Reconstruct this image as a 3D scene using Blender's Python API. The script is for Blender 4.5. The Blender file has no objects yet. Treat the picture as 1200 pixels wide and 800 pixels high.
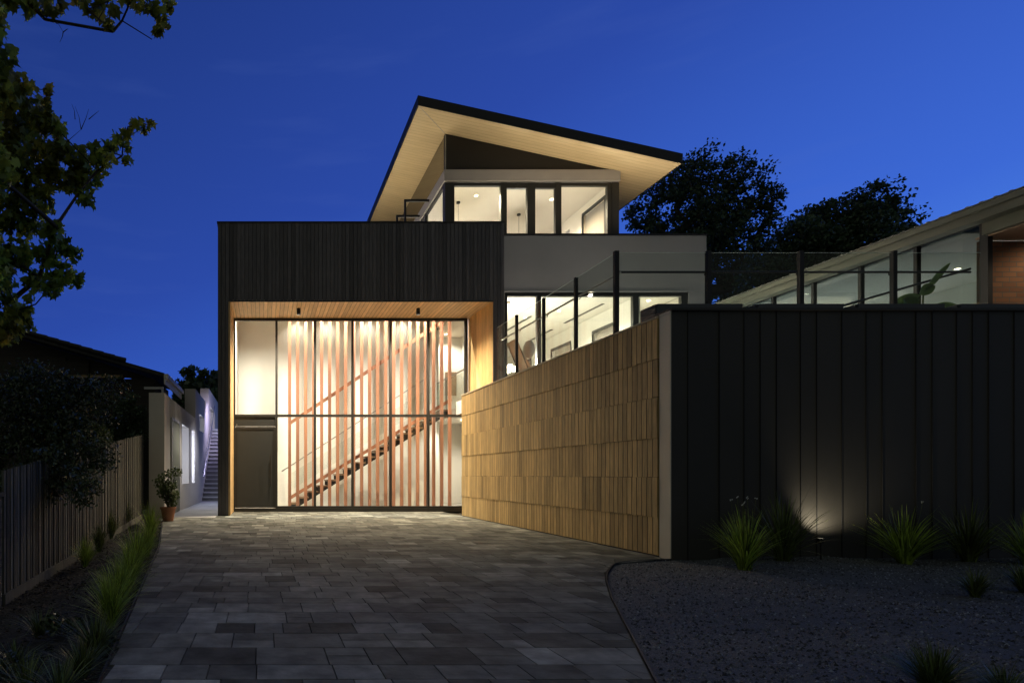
import bpy, math, random
import numpy as np
from mathutils import Vector
random.seed(7)
RNG = np.random.default_rng(7)
SC = bpy.context.scene
COL = SC.collection

# ------------------------------------------------------------------ camera, sky, exposure
EYE = 1.05
cam = bpy.data.cameras.new('camera'); camo = bpy.data.objects.new('camera', cam); COL.objects.link(camo)
camo.location = (0, 0, EYE); camo.rotation_euler = (math.radians(90), 0, 0)
cam.sensor_fit = 'HORIZONTAL'; cam.sensor_width = 36; cam.lens = 21.6
cam.shift_x = 0.2425; cam.shift_y = 0.13
cam.clip_start = 0.05; cam.clip_end = 3000
SC.camera = camo
SC.view_settings.view_transform = 'Standard'; SC.view_settings.look = 'None'
SC.view_settings.gamma = 1; SC.view_settings.exposure = 0.0; SC.view_settings.use_curve_mapping = False

W = bpy.data.worlds.new('World'); SC.world = W; W.use_nodes = True
wn = W.node_tree; wn.nodes.clear()
wo = wn.nodes.new('ShaderNodeOutputWorld'); wb = wn.nodes.new('ShaderNodeBackground')
sky = wn.nodes.new('ShaderNodeTexSky'); sky.sky_type = 'NISHITA'; sky.sun_disc = False
sky.sun_elevation = math.radians(-3.5); sky.sun_rotation = math.radians(60)
sky.altitude = 100; sky.air_density = 1.0; sky.dust_density = 0.3; sky.ozone_density = 5.0
# dusk blue, a little paler to the east and low down, with a few faint streaks of cloud
tc = wn.nodes.new('ShaderNodeTexCoord'); sep = wn.nodes.new('ShaderNodeSeparateXYZ')
wn.links.new(tc.outputs['Generated'], sep.inputs[0])
ramp = wn.nodes.new('ShaderNodeValToRGB')
comb = wn.nodes.new('ShaderNodeMath'); comb.operation = 'MULTIPLY_ADD'
wn.links.new(sep.outputs['X'], comb.inputs[0]); comb.inputs[1].default_value = -0.42
wn.links.new(sep.outputs['Z'], comb.inputs[2])
mr = wn.nodes.new('ShaderNodeMapRange'); mr.inputs[1].default_value = -0.45; mr.inputs[2].default_value = 0.75
wn.links.new(comb.outputs[0], mr.inputs[0]); wn.links.new(mr.outputs[0], ramp.inputs[0])
e = ramp.color_ramp.elements
e[0].position = 0.0; e[0].color = (0.135, 0.40, 1.0, 1)
e[1].position = 1.0; e[1].color = (0.012, 0.036, 0.20, 1)
x = ramp.color_ramp.elements.new(0.38); x.color = (0.045, 0.140, 0.66, 1)
x = ramp.color_ramp.elements.new(0.66); x.color = (0.024, 0.068, 0.38, 1)
mp = wn.nodes.new('ShaderNodeMapping'); mp.inputs['Scale'].default_value = (3.0, 3.0, 22.0)
nz = wn.nodes.new('ShaderNodeTexNoise'); nz.inputs['Scale'].default_value = 1.6; nz.inputs['Detail'].default_value = 5
wn.links.new(tc.outputs['Generated'], mp.inputs[0]); wn.links.new(mp.outputs[0], nz.inputs['Vector'])
cr = wn.nodes.new('ShaderNodeMapRange'); cr.inputs[1].default_value = 0.56; cr.inputs[2].default_value = 0.8
cr.inputs[3].default_value = 0.0; cr.inputs[4].default_value = 0.09
wn.links.new(nz.outputs[0], cr.inputs[0])
mx = wn.nodes.new('ShaderNodeMix'); mx.data_type = 'RGBA'
wn.links.new(cr.outputs[0], mx.inputs[0]); wn.links.new(ramp.outputs[0], mx.inputs[6]); mx.inputs[7].default_value = (0.10, 0.17, 0.50, 1)
# the Nishita dusk sky adds its own faint gradient to the blue
sc_ = wn.nodes.new('ShaderNodeVectorMath'); sc_.operation = 'SCALE'; sc_.inputs['Scale'].default_value = 0.02
wn.links.new(sky.outputs[0], sc_.inputs[0])
ad = wn.nodes.new('ShaderNodeVectorMath'); ad.operation = 'ADD'
# the sky over the town behind the camera has already gone grey with street glow
bm = wn.nodes.new('ShaderNodeMapRange'); bm.interpolation_type = 'SMOOTHSTEP'; bm.inputs[1].default_value = 0.55; bm.inputs[2].default_value = -0.2
side = wn.nodes.new('ShaderNodeMath'); side.operation = 'MULTIPLY_ADD'; side.inputs[1].default_value = 0.45
wn.links.new(sep.outputs['X'], side.inputs[0]); wn.links.new(sep.outputs['Y'], side.inputs[2]); wn.links.new(side.outputs[0], bm.inputs[0])
bk_ = wn.nodes.new('ShaderNodeMix'); bk_.data_type = 'RGBA'; wn.links.new(bm.outputs[0], bk_.inputs[0])
wn.links.new(mx.outputs[2], bk_.inputs[6]); bk_.inputs[7].default_value = (0.104, 0.112, 0.098, 1)
wn.links.new(bk_.outputs[2], ad.inputs[0]); wn.links.new(sc_.outputs[0], ad.inputs[1])
wn.links.new(ad.outputs[0], wb.inputs[0]); wb.inputs[1].default_value = 1.0
wn.links.new(wb.outputs[0], wo.inputs[0])

SC.cycles.max_bounces = 8; SC.cycles.diffuse_bounces = 4; SC.cycles.transparent_max_bounces = 16
SC.cycles.glossy_bounces = 3; SC.cycles.sample_clamp_indirect = 4.0
SC.cycles.caustics_reflective = False; SC.cycles.caustics_refractive = False

# ------------------------------------------------------------------ helpers
def link(o): COL.objects.link(o); return o
def tag(o, label=None, cat=None, group=None, kind=None):
    if label: o['label'] = label
    if cat: o['category'] = cat
    if group: o['group'] = group
    if kind: o['kind'] = kind
    return o
def empty(name, loc, label, cat, group=None, rz=0.0):
    o = link(bpy.data.objects.new(name, None)); o.location = loc; o.rotation_euler = (0, 0, rz); o.empty_display_size = 0.2
    return tag(o, label, cat, group)

class MB:
    def __init__(s): s.v = []; s.f = []; s.t = []
    def add(s, vs, fs, t=1.0):
        n = len(s.v); s.v.extend(vs)
        for f in fs: s.f.append(tuple(i + n for i in f)); s.t.append(t)
        return s
    def box(s, x0, x1, y0, y1, z0, z1, t=1.0):
        if x0 > x1: x0, x1 = x1, x0
        if y0 > y1: y0, y1 = y1, y0
        if z0 > z1: z0, z1 = z1, z0
        return s.add([(x0,y0,z0),(x1,y0,z0),(x1,y1,z0),(x0,y1,z0),(x0,y0,z1),(x1,y0,z1),(x1,y1,z1),(x0,y1,z1)],
              [(0,3,2,1),(4,5,6,7),(0,1,5,4),(1,2,6,5),(2,3,7,6),(3,0,4,7)], t)
    def hexa(s, p, t=1.0):   # 8 points: bottom 4 ccw, top 4
        return s.add(p, [(0,3,2,1),(4,5,6,7),(0,1,5,4),(1,2,6,5),(2,3,7,6),(3,0,4,7)], t)
    def tube(s, pts, rad, n=8, t=1.0, cap=True):
        pts = [Vector(p) for p in pts]
        if not hasattr(rad, '__len__'): rad = [rad] * len(pts)
        base = len(s.v); up = None
        for i, p in enumerate(pts):
            a = pts[max(0, i-1)]; b = pts[min(len(pts)-1, i+1)]
            d = (b - a).normalized() if (b-a).length > 1e-9 else Vector((0,0,1))
            if up is None:
                up = d.orthogonal().normalized()
            else:
                up = (up - d * up.dot(d))
                up = up.normalized() if up.length > 1e-6 else d.orthogonal().normalized()
            w = d.cross(up)
            for k in range(n):
                an = 2*math.pi*k/n
                q = p + (up*math.cos(an) + w*math.sin(an)) * rad[i]
                s.v.append((q.x, q.y, q.z))
        for i in range(len(pts)-1):
            for k in range(n):
                a = base + i*n + k; b = base + i*n + (k+1) % n
                s.f.append((a, b, b+n, a+n)); s.t.append(t)
        if cap:
            s.f.append(tuple(base + k for k in range(n))[::-1]); s.t.append(t)
            s.f.append(tuple(base + (len(pts)-1)*n + k for k in range(n))); s.t.append(t)
        return s
    def beam(s, a, b, w, h, t=1.0):   # rectangular bar in a frontal (x-z) run: a,b points, w = thickness in y, h = height normal to run
        a = Vector(a); b = Vector(b); d = (b-a).normalized()
        side = Vector((0,1,0)) if abs(d.y) < 0.9 else Vector((1,0,0))
        nrm = d.cross(side).normalized()
        P = []
        for q in (a, b):
            for (i, j) in ((-1,-1),(1,-1),(1,1),(-1,1)):
                P.append(tuple(q + side*(i*w/2) + nrm*(j*h/2)))
        return s.add(P, [(0,1,2,3),(7,6,5,4),(0,4,5,1),(1,5,6,2),(2,6,7,3),(3,7,4,0)], t)
    def lathe(s, c, prof, n=20, t=1.0):
        b = len(s.v)
        for r, z in prof:
            for k in range(n):
                a = 2*math.pi*k/n; s.v.append((c[0]+r*math.cos(a), c[1]+r*math.sin(a), c[2]+z))
        for i in range(len(prof)-1):
            for k in range(n):
                a = b+i*n+k; d = b+i*n+(k+1) % n
                s.f.append((a, d, d+n, a+n)); s.t.append(t)
        return s
    def obj(s, name, mat, parent=None, smooth=False, label=None, cat=None, group=None, kind=None, local=False):
        me = bpy.data.meshes.new(name); me.from_pydata([tuple(v) for v in s.v], [], s.f)
        if mat: me.materials.append(mat)
        a = me.attributes.new('tint', 'FLOAT', 'FACE'); a.data.foreach_set('value', np.array(s.t, dtype=np.float32))
        if smooth: me.polygons.foreach_set('use_smooth', [True]*len(me.polygons))
        me.update()
        o = link(bpy.data.objects.new(name, me))
        if parent:
            o.parent = parent
            if not local:
                pl = Vector((0,0,0)); q = parent
                while q: pl += q.location; q = q.parent
                o.location = -pl
        return tag(o, label, cat, group, kind)

def rebase(o):
    """move a top-level mesh's origin to the bottom middle of its shape"""
    me = o.data; n = len(me.vertices); c = np.empty(n*3, dtype=np.float32); me.vertices.foreach_get('co', c); c = c.reshape(-1,3)
    b = np.array([(c[:,0].min()+c[:,0].max())/2, (c[:,1].min()+c[:,1].max())/2, c[:,2].min()], dtype=np.float32)
    c -= b; me.vertices.foreach_set('co', c.ravel()); me.update(); o.location = Vector([float(q) for q in b]) + o.location
    return o

def np_mesh(name, verts, faces_n, nper, mat, tint=None, parent=None, local=False):
    """verts (N,3) array; polygons of nper vertices each, in order"""
    me = bpy.data.meshes.new(name); nv = len(verts)
    me.vertices.add(nv); me.vertices.foreach_set('co', verts.astype(np.float32).ravel())
    npoly = faces_n.shape[0]
    me.loops.add(npoly*nper); me.loops.foreach_set('vertex_index', faces_n.astype(np.int32).ravel())
    me.polygons.add(npoly); me.polygons.foreach_set('loop_start', np.arange(npoly, dtype=np.int32)*nper)
    me.update(calc_edges=True)
    a = me.attributes.new('tint', 'FLOAT', 'FACE')
    a.data.foreach_set('value', (np.ones(npoly) if tint is None else tint).astype(np.float32))
    me.materials.append(mat); me.validate()
    o = link(bpy.data.objects.new(name, me))
    if parent:
        o.parent = parent
        if not local:
            pl = Vector((0,0,0)); q = parent
            while q: pl += q.location; q = q.parent
            o.location = -pl
    return o

# ------------------------------------------------------------------ materials
def mat(name, col, rough=0.6, metal=0.0, var=0.15, nscale=3.0, bump=0.0, bscale=40.0, stretch=(1,1,1), tint=True, spec=0.5,
        boards=None, trans=0.0, col2=None, streak=None):
    m = bpy.data.materials.new(name); m.use_nodes = True; nt = m.node_tree; N = nt.nodes; L = nt.links
    b = N['Principled BSDF']; b.inputs['Roughness'].default_value = rough; b.inputs['Metallic'].default_value = metal
    b.inputs['Specular IOR Level'].default_value = spec
    tcn = N.new('ShaderNodeTexCoord'); mpn = N.new('ShaderNodeMapping'); mpn.inputs['Scale'].default_value = stretch
    L.new(tcn.outputs['Object'], mpn.inputs[0])
    n1 = N.new('ShaderNodeTexNoise'); n1.inputs['Scale'].default_value = nscale; n1.inputs['Detail'].default_value = 6; n1.inputs['Roughness'].default_value = 0.6
    L.new(mpn.outputs[0], n1.inputs['Vector'])
    fac = N.new('ShaderNodeMapRange'); fac.inputs[1].default_value = 0.25; fac.inputs[2].default_value = 0.75
    fac.inputs[3].default_value = 1 - var; fac.inputs[4].default_value = 1 + var
    L.new(n1.outputs[0], fac.inputs[0]); last = fac.outputs[0]
    def mul(a, bb):
        q = N.new('ShaderNodeMath'); q.operation = 'MULTIPLY'; L.new(a, q.inputs[0]); L.new(bb, q.inputs[1]); return q.outputs[0]
    if tint:
        at = N.new('ShaderNodeAttribute'); at.attribute_name = 'tint'; last = mul(last, at.outputs['Fac'])
    bh = None
    if boards:
        ax, wd, amt, groove = boards
        sp = N.new('ShaderNodeSeparateXYZ'); L.new(tcn.outputs['Object'], sp.inputs[0])
        dv = N.new('ShaderNodeMath'); dv.operation = 'DIVIDE'; L.new(sp.outputs[ax], dv.inputs[0]); dv.inputs[1].default_value = wd
        fl = N.new('ShaderNodeMath'); fl.operation = 'FLOOR'; L.new(dv.outputs[0], fl.inputs[0])
        wnz = N.new('ShaderNodeTexWhiteNoise'); wnz.noise_dimensions = '1D'; L.new(fl.outputs[0], wnz.inputs['W'])
        r2 = N.new('ShaderNodeMapRange'); r2.inputs[3].default_value = 1-amt; r2.inputs[4].default_value = 1+amt; L.new(wnz.outputs['Value'], r2.inputs[0])
        last = mul(last, r2.outputs[0])
        fr = N.new('ShaderNodeMath'); fr.operation = 'FRACT'; L.new(dv.outputs[0], fr.inputs[0])
        pp = N.new('ShaderNodeMath'); pp.operation = 'PINGPONG'; L.new(dv.outputs[0], pp.inputs[0]); pp.inputs[1].default_value = 0.5
        gm = N.new('ShaderNodeMapRange'); gm.inputs[1].default_value = 0.0; gm.inputs[2].default_value = groove
        gm.inputs[3].default_value = 0.25; gm.inputs[4].default_value = 1.0; L.new(pp.outputs[0], gm.inputs[0])
        last = mul(last, gm.outputs[0]); bh = gm.outputs[0]
    base = N.new('ShaderNodeVectorMath'); base.operation = 'SCALE'
    if col2:
        mxx = N.new('ShaderNodeMix'); mxx.data_type = 'RGBA'; mxx.inputs[6].default_value = (*col, 1); mxx.inputs[7].default_value = (*col2, 1)
        n3 = N.new('ShaderNodeTexNoise'); n3.inputs['Scale'].default_value = nscale*0.37; n3.inputs['Detail'].default_value = 3; L.new(mpn.outputs[0], n3.inputs['Vector'])
        r3 = N.new('ShaderNodeMapRange'); r3.inputs[1].default_value = 0.4; r3.inputs[2].default_value = 0.6; L.new(n3.outputs[0], r3.inputs[0])
        L.new(r3.outputs[0], mxx.inputs[0]); L.new(mxx.outputs[2], base.inputs[0])
    else:
        base.inputs[0].default_value = col
    L.new(last, base.inputs['Scale']); L.new(base.outputs[0], b.inputs['Base Color'])
    if bump > 0:
        n2 = N.new('ShaderNodeTexNoise'); n2.inputs['Scale'].default_value = bscale; n2.inputs['Detail'].default_value = 4; L.new(mpn.outputs[0], n2.inputs['Vector'])
        bp = N.new('ShaderNodeBump'); bp.inputs['Strength'].default_value = bump; bp.inputs['Distance'].default_value = 0.02
        L.new(n2.outputs[0], bp.inputs['Height']); L.new(bp.outputs[0], b.inputs['Normal'])
    if trans > 0:
        tr = N.new('ShaderNodeBsdfTranslucent'); L.new(base.outputs[0], tr.inputs[0]); ms = N.new('ShaderNodeMixShader'); ms.inputs[0].default_value = trans
        L.new(b.outputs[0], ms.inputs[1]); L.new(tr.outputs[0], ms.inputs[2]); L.new(ms.outputs[0], N['Material Output'].inputs[0])
    return m

def glass(name, tintc=(0.95, 0.97, 0.96), refl=1.0):
    m = bpy.data.materials.new(name); m.use_nodes = True; nt = m.node_tree; N = nt.nodes; L = nt.links
    N.remove(N['Principled BSDF'])
    lw = N.new('ShaderNodeLayerWeight'); lw.inputs[0].default_value = 0.5
    pw = N.new('ShaderNodeMath'); pw.operation = 'POWER'; pw.inputs[1].default_value = 5; L.new(lw.outputs['Facing'], pw.inputs[0])
    ma = N.new('ShaderNodeMath'); ma.operation = 'MULTIPLY_ADD'; ma.inputs[1].default_value = 0.94*refl; ma.inputs[2].default_value = 0.035*refl; L.new(pw.outputs[0], ma.inputs[0])
    t = N.new('ShaderNodeBsdfTransparent'); t.inputs[0].default_value = (*tintc, 1)
    g = N.new('ShaderNodeBsdfGlossy'); g.inputs['Roughness'].default_value = 0.0
    ms = N.new('ShaderNodeMixShader'); L.new(ma.outputs[0], ms.inputs[0]); L.new(t.outputs[0], ms.inputs[1]); L.new(g.outputs[0], ms.inputs[2])
    L.new(ms.outputs[0], N['Material Output'].inputs[0]); return m

def emit(name, col, s):
    m = bpy.data.materials.new(name); m.use_nodes = True; nt = m.node_tree; N = nt.nodes
    b = N['Principled BSDF']; b.inputs['Base Color'].default_value = (*col, 1); b.inputs['Emission Color'].default_value = (*col, 1); b.inputs['Emission Strength'].default_value = s
    return m

def brick_mat(name, c1, c2, mortar, scale=1.0, vertical='XZ', bw=0.24, rh=0.086):
    m = mat(name, c1, 0.85, var=0.2, nscale=6, tint=False)
    N = m.node_tree.nodes; L = m.node_tree.links; b = N['Principled BSDF']
    tcn = N.new('ShaderNodeTexCoord'); sp = N.new('ShaderNodeSeparateXYZ'); cb = N.new('ShaderNodeCombineXYZ')
    L.new(tcn.outputs['Object'], sp.inputs[0]); L.new(sp.outputs['X'], cb.inputs[0]); L.new(sp.outputs['Z'], cb.inputs[1])
    br = N.new('ShaderNodeTexBrick'); br.inputs['Scale'].default_value = 1.0; br.inputs['Brick Width'].default_value = bw
    br.inputs['Row Height'].default_value = rh; br.inputs['Mortar Size'].default_value = 0.008
    br.inputs['Color1'].default_value = (*c1, 1); br.inputs['Color2'].default_value = (*c2, 1); br.inputs['Mortar'].default_value = (*mortar, 1)
    L.new(cb.outputs[0], br.inputs['Vector']); L.new(br.outputs['Color'], b.inputs['Base Color'])
    bp = N.new('ShaderNodeBump'); bp.invert = True; bp.inputs['Distance'].default_value = 0.01; bp.inputs['Strength'].default_value = 0.8
    L.new(br.outputs['Fac'], bp.inputs['Height']); L.new(bp.outputs[0], b.inputs['Normal'])
    return m

M = {}
M['charcoal'] = mat('charcoal_timber', (0.092, 0.084, 0.088), 0.55, var=0.35, nscale=5, stretch=(9,9,0.6), bump=0.2, bscale=30)
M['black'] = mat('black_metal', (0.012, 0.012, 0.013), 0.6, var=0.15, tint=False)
M['frame'] = mat('dark_window_frame', (0.018, 0.018, 0.017), 0.5, var=0.1, tint=False)
M['door'] = mat('charcoal_door', (0.024, 0.028, 0.030), 0.5, var=0.08, tint=False)
M['timber'] = mat('cedar_lining', (0.62, 0.43, 0.215), 0.5, var=0.28, nscale=4, stretch=(10,0.8,10), boards=('X', 0.11, 0.2, 0.12))
M['timber_v'] = mat('cedar_reveal', (0.60, 0.40, 0.18), 0.5, var=0.28, nscale=4, stretch=(10,10,0.8), boards=('Y', 0.11, 0.16, 0.08))
M['shingle'] = mat('weathered_cedar', (0.50, 0.355, 0.155), 0.62, var=0.36, nscale=5, stretch=(8,8,0.7), bump=0.25, bscale=25)
M['batten'] = mat('copper_batten', (0.40, 0.18, 0.105), 0.5, var=0.15, nscale=4, stretch=(8,8,0.7))
M['white'] = mat('white_plaster', (0.74, 0.71, 0.64), 0.8, var=0.04, nscale=1.5, tint=False)
M['cream'] = mat('cream_plaster', (0.78, 0.70, 0.58), 0.8, var=0.04, nscale=1.5, tint=False)
M['render'] = mat('grey_render', (0.42, 0.40, 0.39), 0.85, var=0.08, nscale=0.8, bump=0.12, bscale=60, tint=False)
M['band'] = mat('pale_band', (0.36, 0.35, 0.35), 0.6, var=0.05, tint=False)
M['soffit'] = mat('pale_soffit_boards', (0.56, 0.45, 0.27), 0.6, var=0.10, nscale=2, stretch=(1,8,1), boards=('Y', 0.14, 0.04, 0.04))
M['zinc'] = mat('dark_zinc', (0.032, 0.030, 0.027), 0.6, metal=0.0, var=0.22, nscale=1.3, stretch=(1,1,0.35), bump=0.05, bscale=4)
M['alu'] = mat('grey_aluminium', (0.42, 0.41, 0.40), 0.4, var=0.05, tint=False)
M['steel'] = mat('steel', (0.35, 0.34, 0.32), 0.3, metal=0.9, var=0.05, tint=False)
M['paver'] = mat('bluestone_paver', (0.160, 0.168, 0.148), 0.85, spec=0.18, var=0.5, nscale=5, bump=0.3, bscale=18, col2=(0.112, 0.118, 0.108))
M['grout'] = mat('sand_joint', (0.05, 0.048, 0.042), 0.95, var=0.2)
M['gravel'] = mat('blue_gravel', (0.088, 0.098, 0.105), 0.85, var=0.5, nscale=60, bump=1.0, bscale=90)
M['mulch'] = mat('bark_mulch', (0.017, 0.016, 0.011), 0.9, var=0.5, nscale=30, bump=1.0, bscale=40)
M['concrete'] = mat('concrete', (0.40, 0.40, 0.40), 0.8, var=0.12, nscale=2, bump=0.1, tint=False)
M['soil'] = mat('dark_soil', (0.03, 0.028, 0.02), 0.95, var=0.3, nscale=0.5, tint=False)
M['fence'] = mat('weathered_paling', (0.088, 0.088, 0.068), 0.8, var=0.35, nscale=4, stretch=(8,8,0.8), bump=0.3, bscale=25)
M['leaf_maple'] = mat('maple_leaf', (0.19, 0.29, 0.045), 0.5, var=0.5, nscale=1.2, trans=0.45, col2=(0.36, 0.30, 0.04))
M['leaf_dark'] = mat('dark_leaf', (0.05, 0.085, 0.035), 0.45, var=0.5, nscale=0.6, trans=0.3)
M['leaf_gloss'] = mat('glossy_leaf', (0.06, 0.085, 0.035), 0.3, var=0.5, nscale=2.0, trans=0.15, spec=0.6)
M['leaf_green'] = mat('green_leaf', (0.07, 0.10, 0.03), 0.45, var=0.4, nscale=3.0, trans=0.25)
M['grass'] = mat('grass_blade', (0.26, 0.36, 0.05), 0.45, var=0.35, nscale=5.0, trans=0.3)
M['grass_dark'] = mat('dark_strap_leaf', (0.09, 0.12, 0.03), 0.4, var=0.35, nscale=5.0, trans=0.2)
M['bark'] = mat('bark', (0.05, 0.04, 0.03), 0.9, var=0.4, nscale=8, bump=0.6, bscale=20, stretch=(1,1,0.3))
M['terracotta'] = mat('terracotta', (0.32, 0.14, 0.07), 0.75, var=0.15, nscale=6, tint=False)
M['glass'] = glass('clear_glass')
M['glass_g'] = glass('greenish_glass', (0.93, 0.96, 0.94), 0.55)
M['wingglass'] = glass('wing_glass', (0.80, 0.86, 0.88), 2.6)
M['edge'] = mat('polished_glass_edge', (0.62, 0.70, 0.66), .3, var=.02, tint=False)
M['corner'] = mat('pale_corner_metal', (0.66, 0.62, 0.52), .45, var=.05, tint=False)
M['planter'] = mat('planter_slats', (0.055, 0.06, 0.068), .5, var=.1, tint=False)
M['led_back'] = emit('backlit_cool_panel', (0.62, 0.70, 1.0), 1.1)
M['darkglass'] = mat('bronze_clerestory_glass', (0.06, 0.05, 0.035), 0.06, var=0.05, tint=False, spec=0.9)
M['brick'] = brick_mat('red_brick', (0.34, 0.16, 0.08), (0.24, 0.11, 0.06), (0.17, 0.14, 0.11))
M['pierbrick'] = brick_mat('pale_brick', (0.10, 0.095, 0.07), (0.07, 0.065, 0.05), (0.04, 0.04, 0.035))
M['tile'] = mat('dark_roof_tile', (0.018, 0.017, 0.017), 0.7, var=0.3, nscale=3, boards=('X', 0.3, 0.1, 0.1))
M['roofmetal'] = mat('grey_roof_sheet', (0.16, 0.165, 0.14), 0.5, var=0.08, tint=False)
M['fascia'] = mat('olive_grey_fascia', (0.13, 0.135, 0.10), 0.55, var=0.08, tint=False)
M['floor'] = mat('pale_stone_floor', (0.50, 0.47, 0.42), 0.4, var=0.08, tint=False)
M['carpet'] = mat('brown_boards', (0.20, 0.13, 0.08), 0.5, var=0.2, nscale=3, tint=False)
M['darkwall'] = mat('dark_weatherboard', (0.028, 0.021, 0.014), 0.7, var=0.25, tint=False, boards=('Z', 0.18, 0.1, 0.06))
M['bulb'] = emit('lit_bulb', (1.0, 0.86, 0.62), 25)
M['led_cool'] = emit('cool_led', (0.62, 0.68, 1.0), 14)
M['curtain'] = mat('sheer_curtain', (0.26, 0.23, 0.19), 0.8, var=0.12, nscale=2, stretch=(6,6,0.4), tint=False)
M['fabric'] = mat('tan_fabric', (0.28, 0.19, 0.12), 0.8, var=0.15, tint=False)
M['cushion'] = mat('cream_cushion', (0.62, 0.56, 0.48), 0.9, var=0.08, tint=False)
M['flower'] = mat('white_petals', (0.8, 0.8, 0.75), 0.7, var=0.05, tint=False)

def lamp(kind, loc, energy, col, parent=None, size=0.1, spot=None, blend=0.5, aim=None, size_y=None, name='lamp_light', spread=None):
    l = bpy.data.lights.new(name, kind); l.energy = energy; l.color = col
    if kind == 'AREA':
        l.size = size
        if size_y: l.shape = 'RECTANGLE'; l.size_y = size_y
        if spread: l.spread = math.radians(spread)
    else: l.shadow_soft_size = size
    if kind == 'SPOT': l.spot_size = math.radians(spot or 90); l.spot_blend = blend
    o = link(bpy.data.objects.new(name, l)); o.location = loc
    if aim:
        o.rotation_euler = (Vector(aim) - Vector(loc)).to_track_quat('-Z', 'Y').to_euler()
    if parent:
        o.parent = parent
        pl = Vector((0,0,0)); q = parent
        while q: pl += q.location; q = q.parent
        o.location = Vector(loc) - pl
    return o
WARM = (1.0, 0.80, 0.55); NEUT = (1.0, 0.92, 0.80); COOL = (0.60, 0.66, 1.0)
def PX(px, d): return (px - 309) * d / 720.0
def PZ(py, d): return EYE + (556 - py) * d / 720.0

# ================================================================== THE SETTING
LEFT = [(0.2, -0.5), (3.1, -0.83), (9.0, -1.53), (13.5, -2.23), (14.4, -2.42), (15.6, -2.46), (17.6, -2.46)]
RIGHT = [(0.2, 1.05), (3.1, 1.98), (5.25, 2.97), (6.1, 3.40), (6.6, 3.68), (6.94, 3.91), (7.25, 4.12), (7.49, 4.42), (7.62, 4.80), (7.66, 5.07), (7.9, 5.075), (17.6, 5.076)]
def interp(tab, y): return float(np.interp(y, [a for a, b in tab], [b for a, b in tab]))
def zf(y): return max(-0.72, min(0.0, -0.36 + (y - 8.07) * 0.0512))     # foot of the paling fence
def bed_z(x, y):
    l = interp(LEFT, y); t = max(0, min(1, (l - x) / max(0.3, l + 2.95)))
    return zf(y) * (t*t*(3-2*t)*0.6 + 0.4*t)
def ground_z(x, y):
    if y > 16: f = max(0, 1 - (y-16)/3)
    else: f = 1
    return -0.05 + (bed_z(x, min(y, 16)) * f if x < interp(LEFT, min(max(y, 0.2), 17)) else 0)
xs = [-400, -120, -40, -15, -8, -5, -4, -3.4] + [-3 + 0.25*i for i in range(13)] + [1, 2, 4, 6, 9, 14, 25, 60, 150, 400]
ys = [-60, -20, -8, -3] + [-1 + 0.5*i for i in range(44)] + [22, 26, 35, 60, 120, 300, 900]
g = MB(); nx = len(xs)
g.v = [(x, y, ground_z(x, y)) for y in ys for x in xs]
for j in range(len(ys)-1):
    for i in range(nx-1): g.f.append((j*nx+i, j*nx+i+1, (j+1)*nx+i+1, (j+1)*nx+i)); g.t.append(1)
g.obj('ground', M['soil'], kind='structure')

# paved driveway: one sheet of joints with each stone laid on it
dw = MB(); yy = np.linspace(0.2, 17.45, 90)
for a, b in zip(yy[:-1], yy[1:]):
    dw.add([(interp(LEFT,a),a,-0.012),(interp(RIGHT,a),a,-0.012),(interp(RIGHT,b),b,-0.012),(interp(LEFT,b),b,-0.012)], [(0,1,2,3)], 0.45)
rnd = random.Random(11)
from mathutils import noise as noise_
def paver(x0, x1, y0, y1, t):
    g_ = 0.0018; x0 += g_; x1 -= g_; y0 += g_; y1 -= g_
    la, lb, ra, rb = interp(LEFT,y0)+.01, interp(LEFT,y1)+.01, interp(RIGHT,y0)-.01, interp(RIGHT,y1)-.01
    p = [max(x0, la), min(x1, ra), min(x1, rb), max(x0, lb)]
    if p[1]-p[0] < 0.03 and p[2]-p[3] < 0.03: return
    if p[1] < p[0]: p[1] = p[0] = (p[0] if x0 < la else p[1])
    if p[2] < p[3]: p[2] = p[3] = (p[3] if x0 < lb else p[2])
    h = [rnd.uniform(-0.0012, 0.0012) for _ in range(4)]; b = 0.002
    top = [(p[0]+b, y0+b, h[0]), (p[1]-b, y0+b, h[1]), (p[2]-b, y1-b, h[2]), (p[3]+b, y1-b, h[3])]
    bot = [(p[0], y0, -0.011), (p[1], y0, -0.011), (p[2], y1, -0.011), (p[3], y1, -0.011)]
    dw.add(bot+top, [(4,5,6,7),(0,1,5,4),(1,2,6,5),(2,3,7,6),(3,0,4,7)], t)
y = 0.2
while y < 17.45:
    hgt = rnd.choice([0.24, 0.28, 0.34, 0.34, 0.20]); y1 = min(y+hgt, 17.45); x = -3.2 + rnd.uniform(0, .4)
    while x < 5.3:
        w = rnd.choice([0.20, 0.25, 0.30, 0.30, 0.42]) + rnd.uniform(-.015, .015); r = rnd.random()
        t = max(.5, rnd.gauss(1.02, 0.24)) * (1 + .45*noise_.noise((x*.8, y*.8, 4)))
        if r < 0.05: t = rnd.uniform(1.6, 2.3)
        elif r < 0.11: t = rnd.uniform(0.35, 0.55)
        if hgt == 0.34 and w < 0.33 and rnd.random() < 0.4:
            paver(x, x+w, y, y+0.17, t); paver(x, x+w, y+0.17, y1, rnd.uniform(.8, 1.15))
        else: paver(x, x+w, y, y1, t)
        x += w
    y = y1
dw.obj('driveway', M['paver'], kind='structure')

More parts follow.
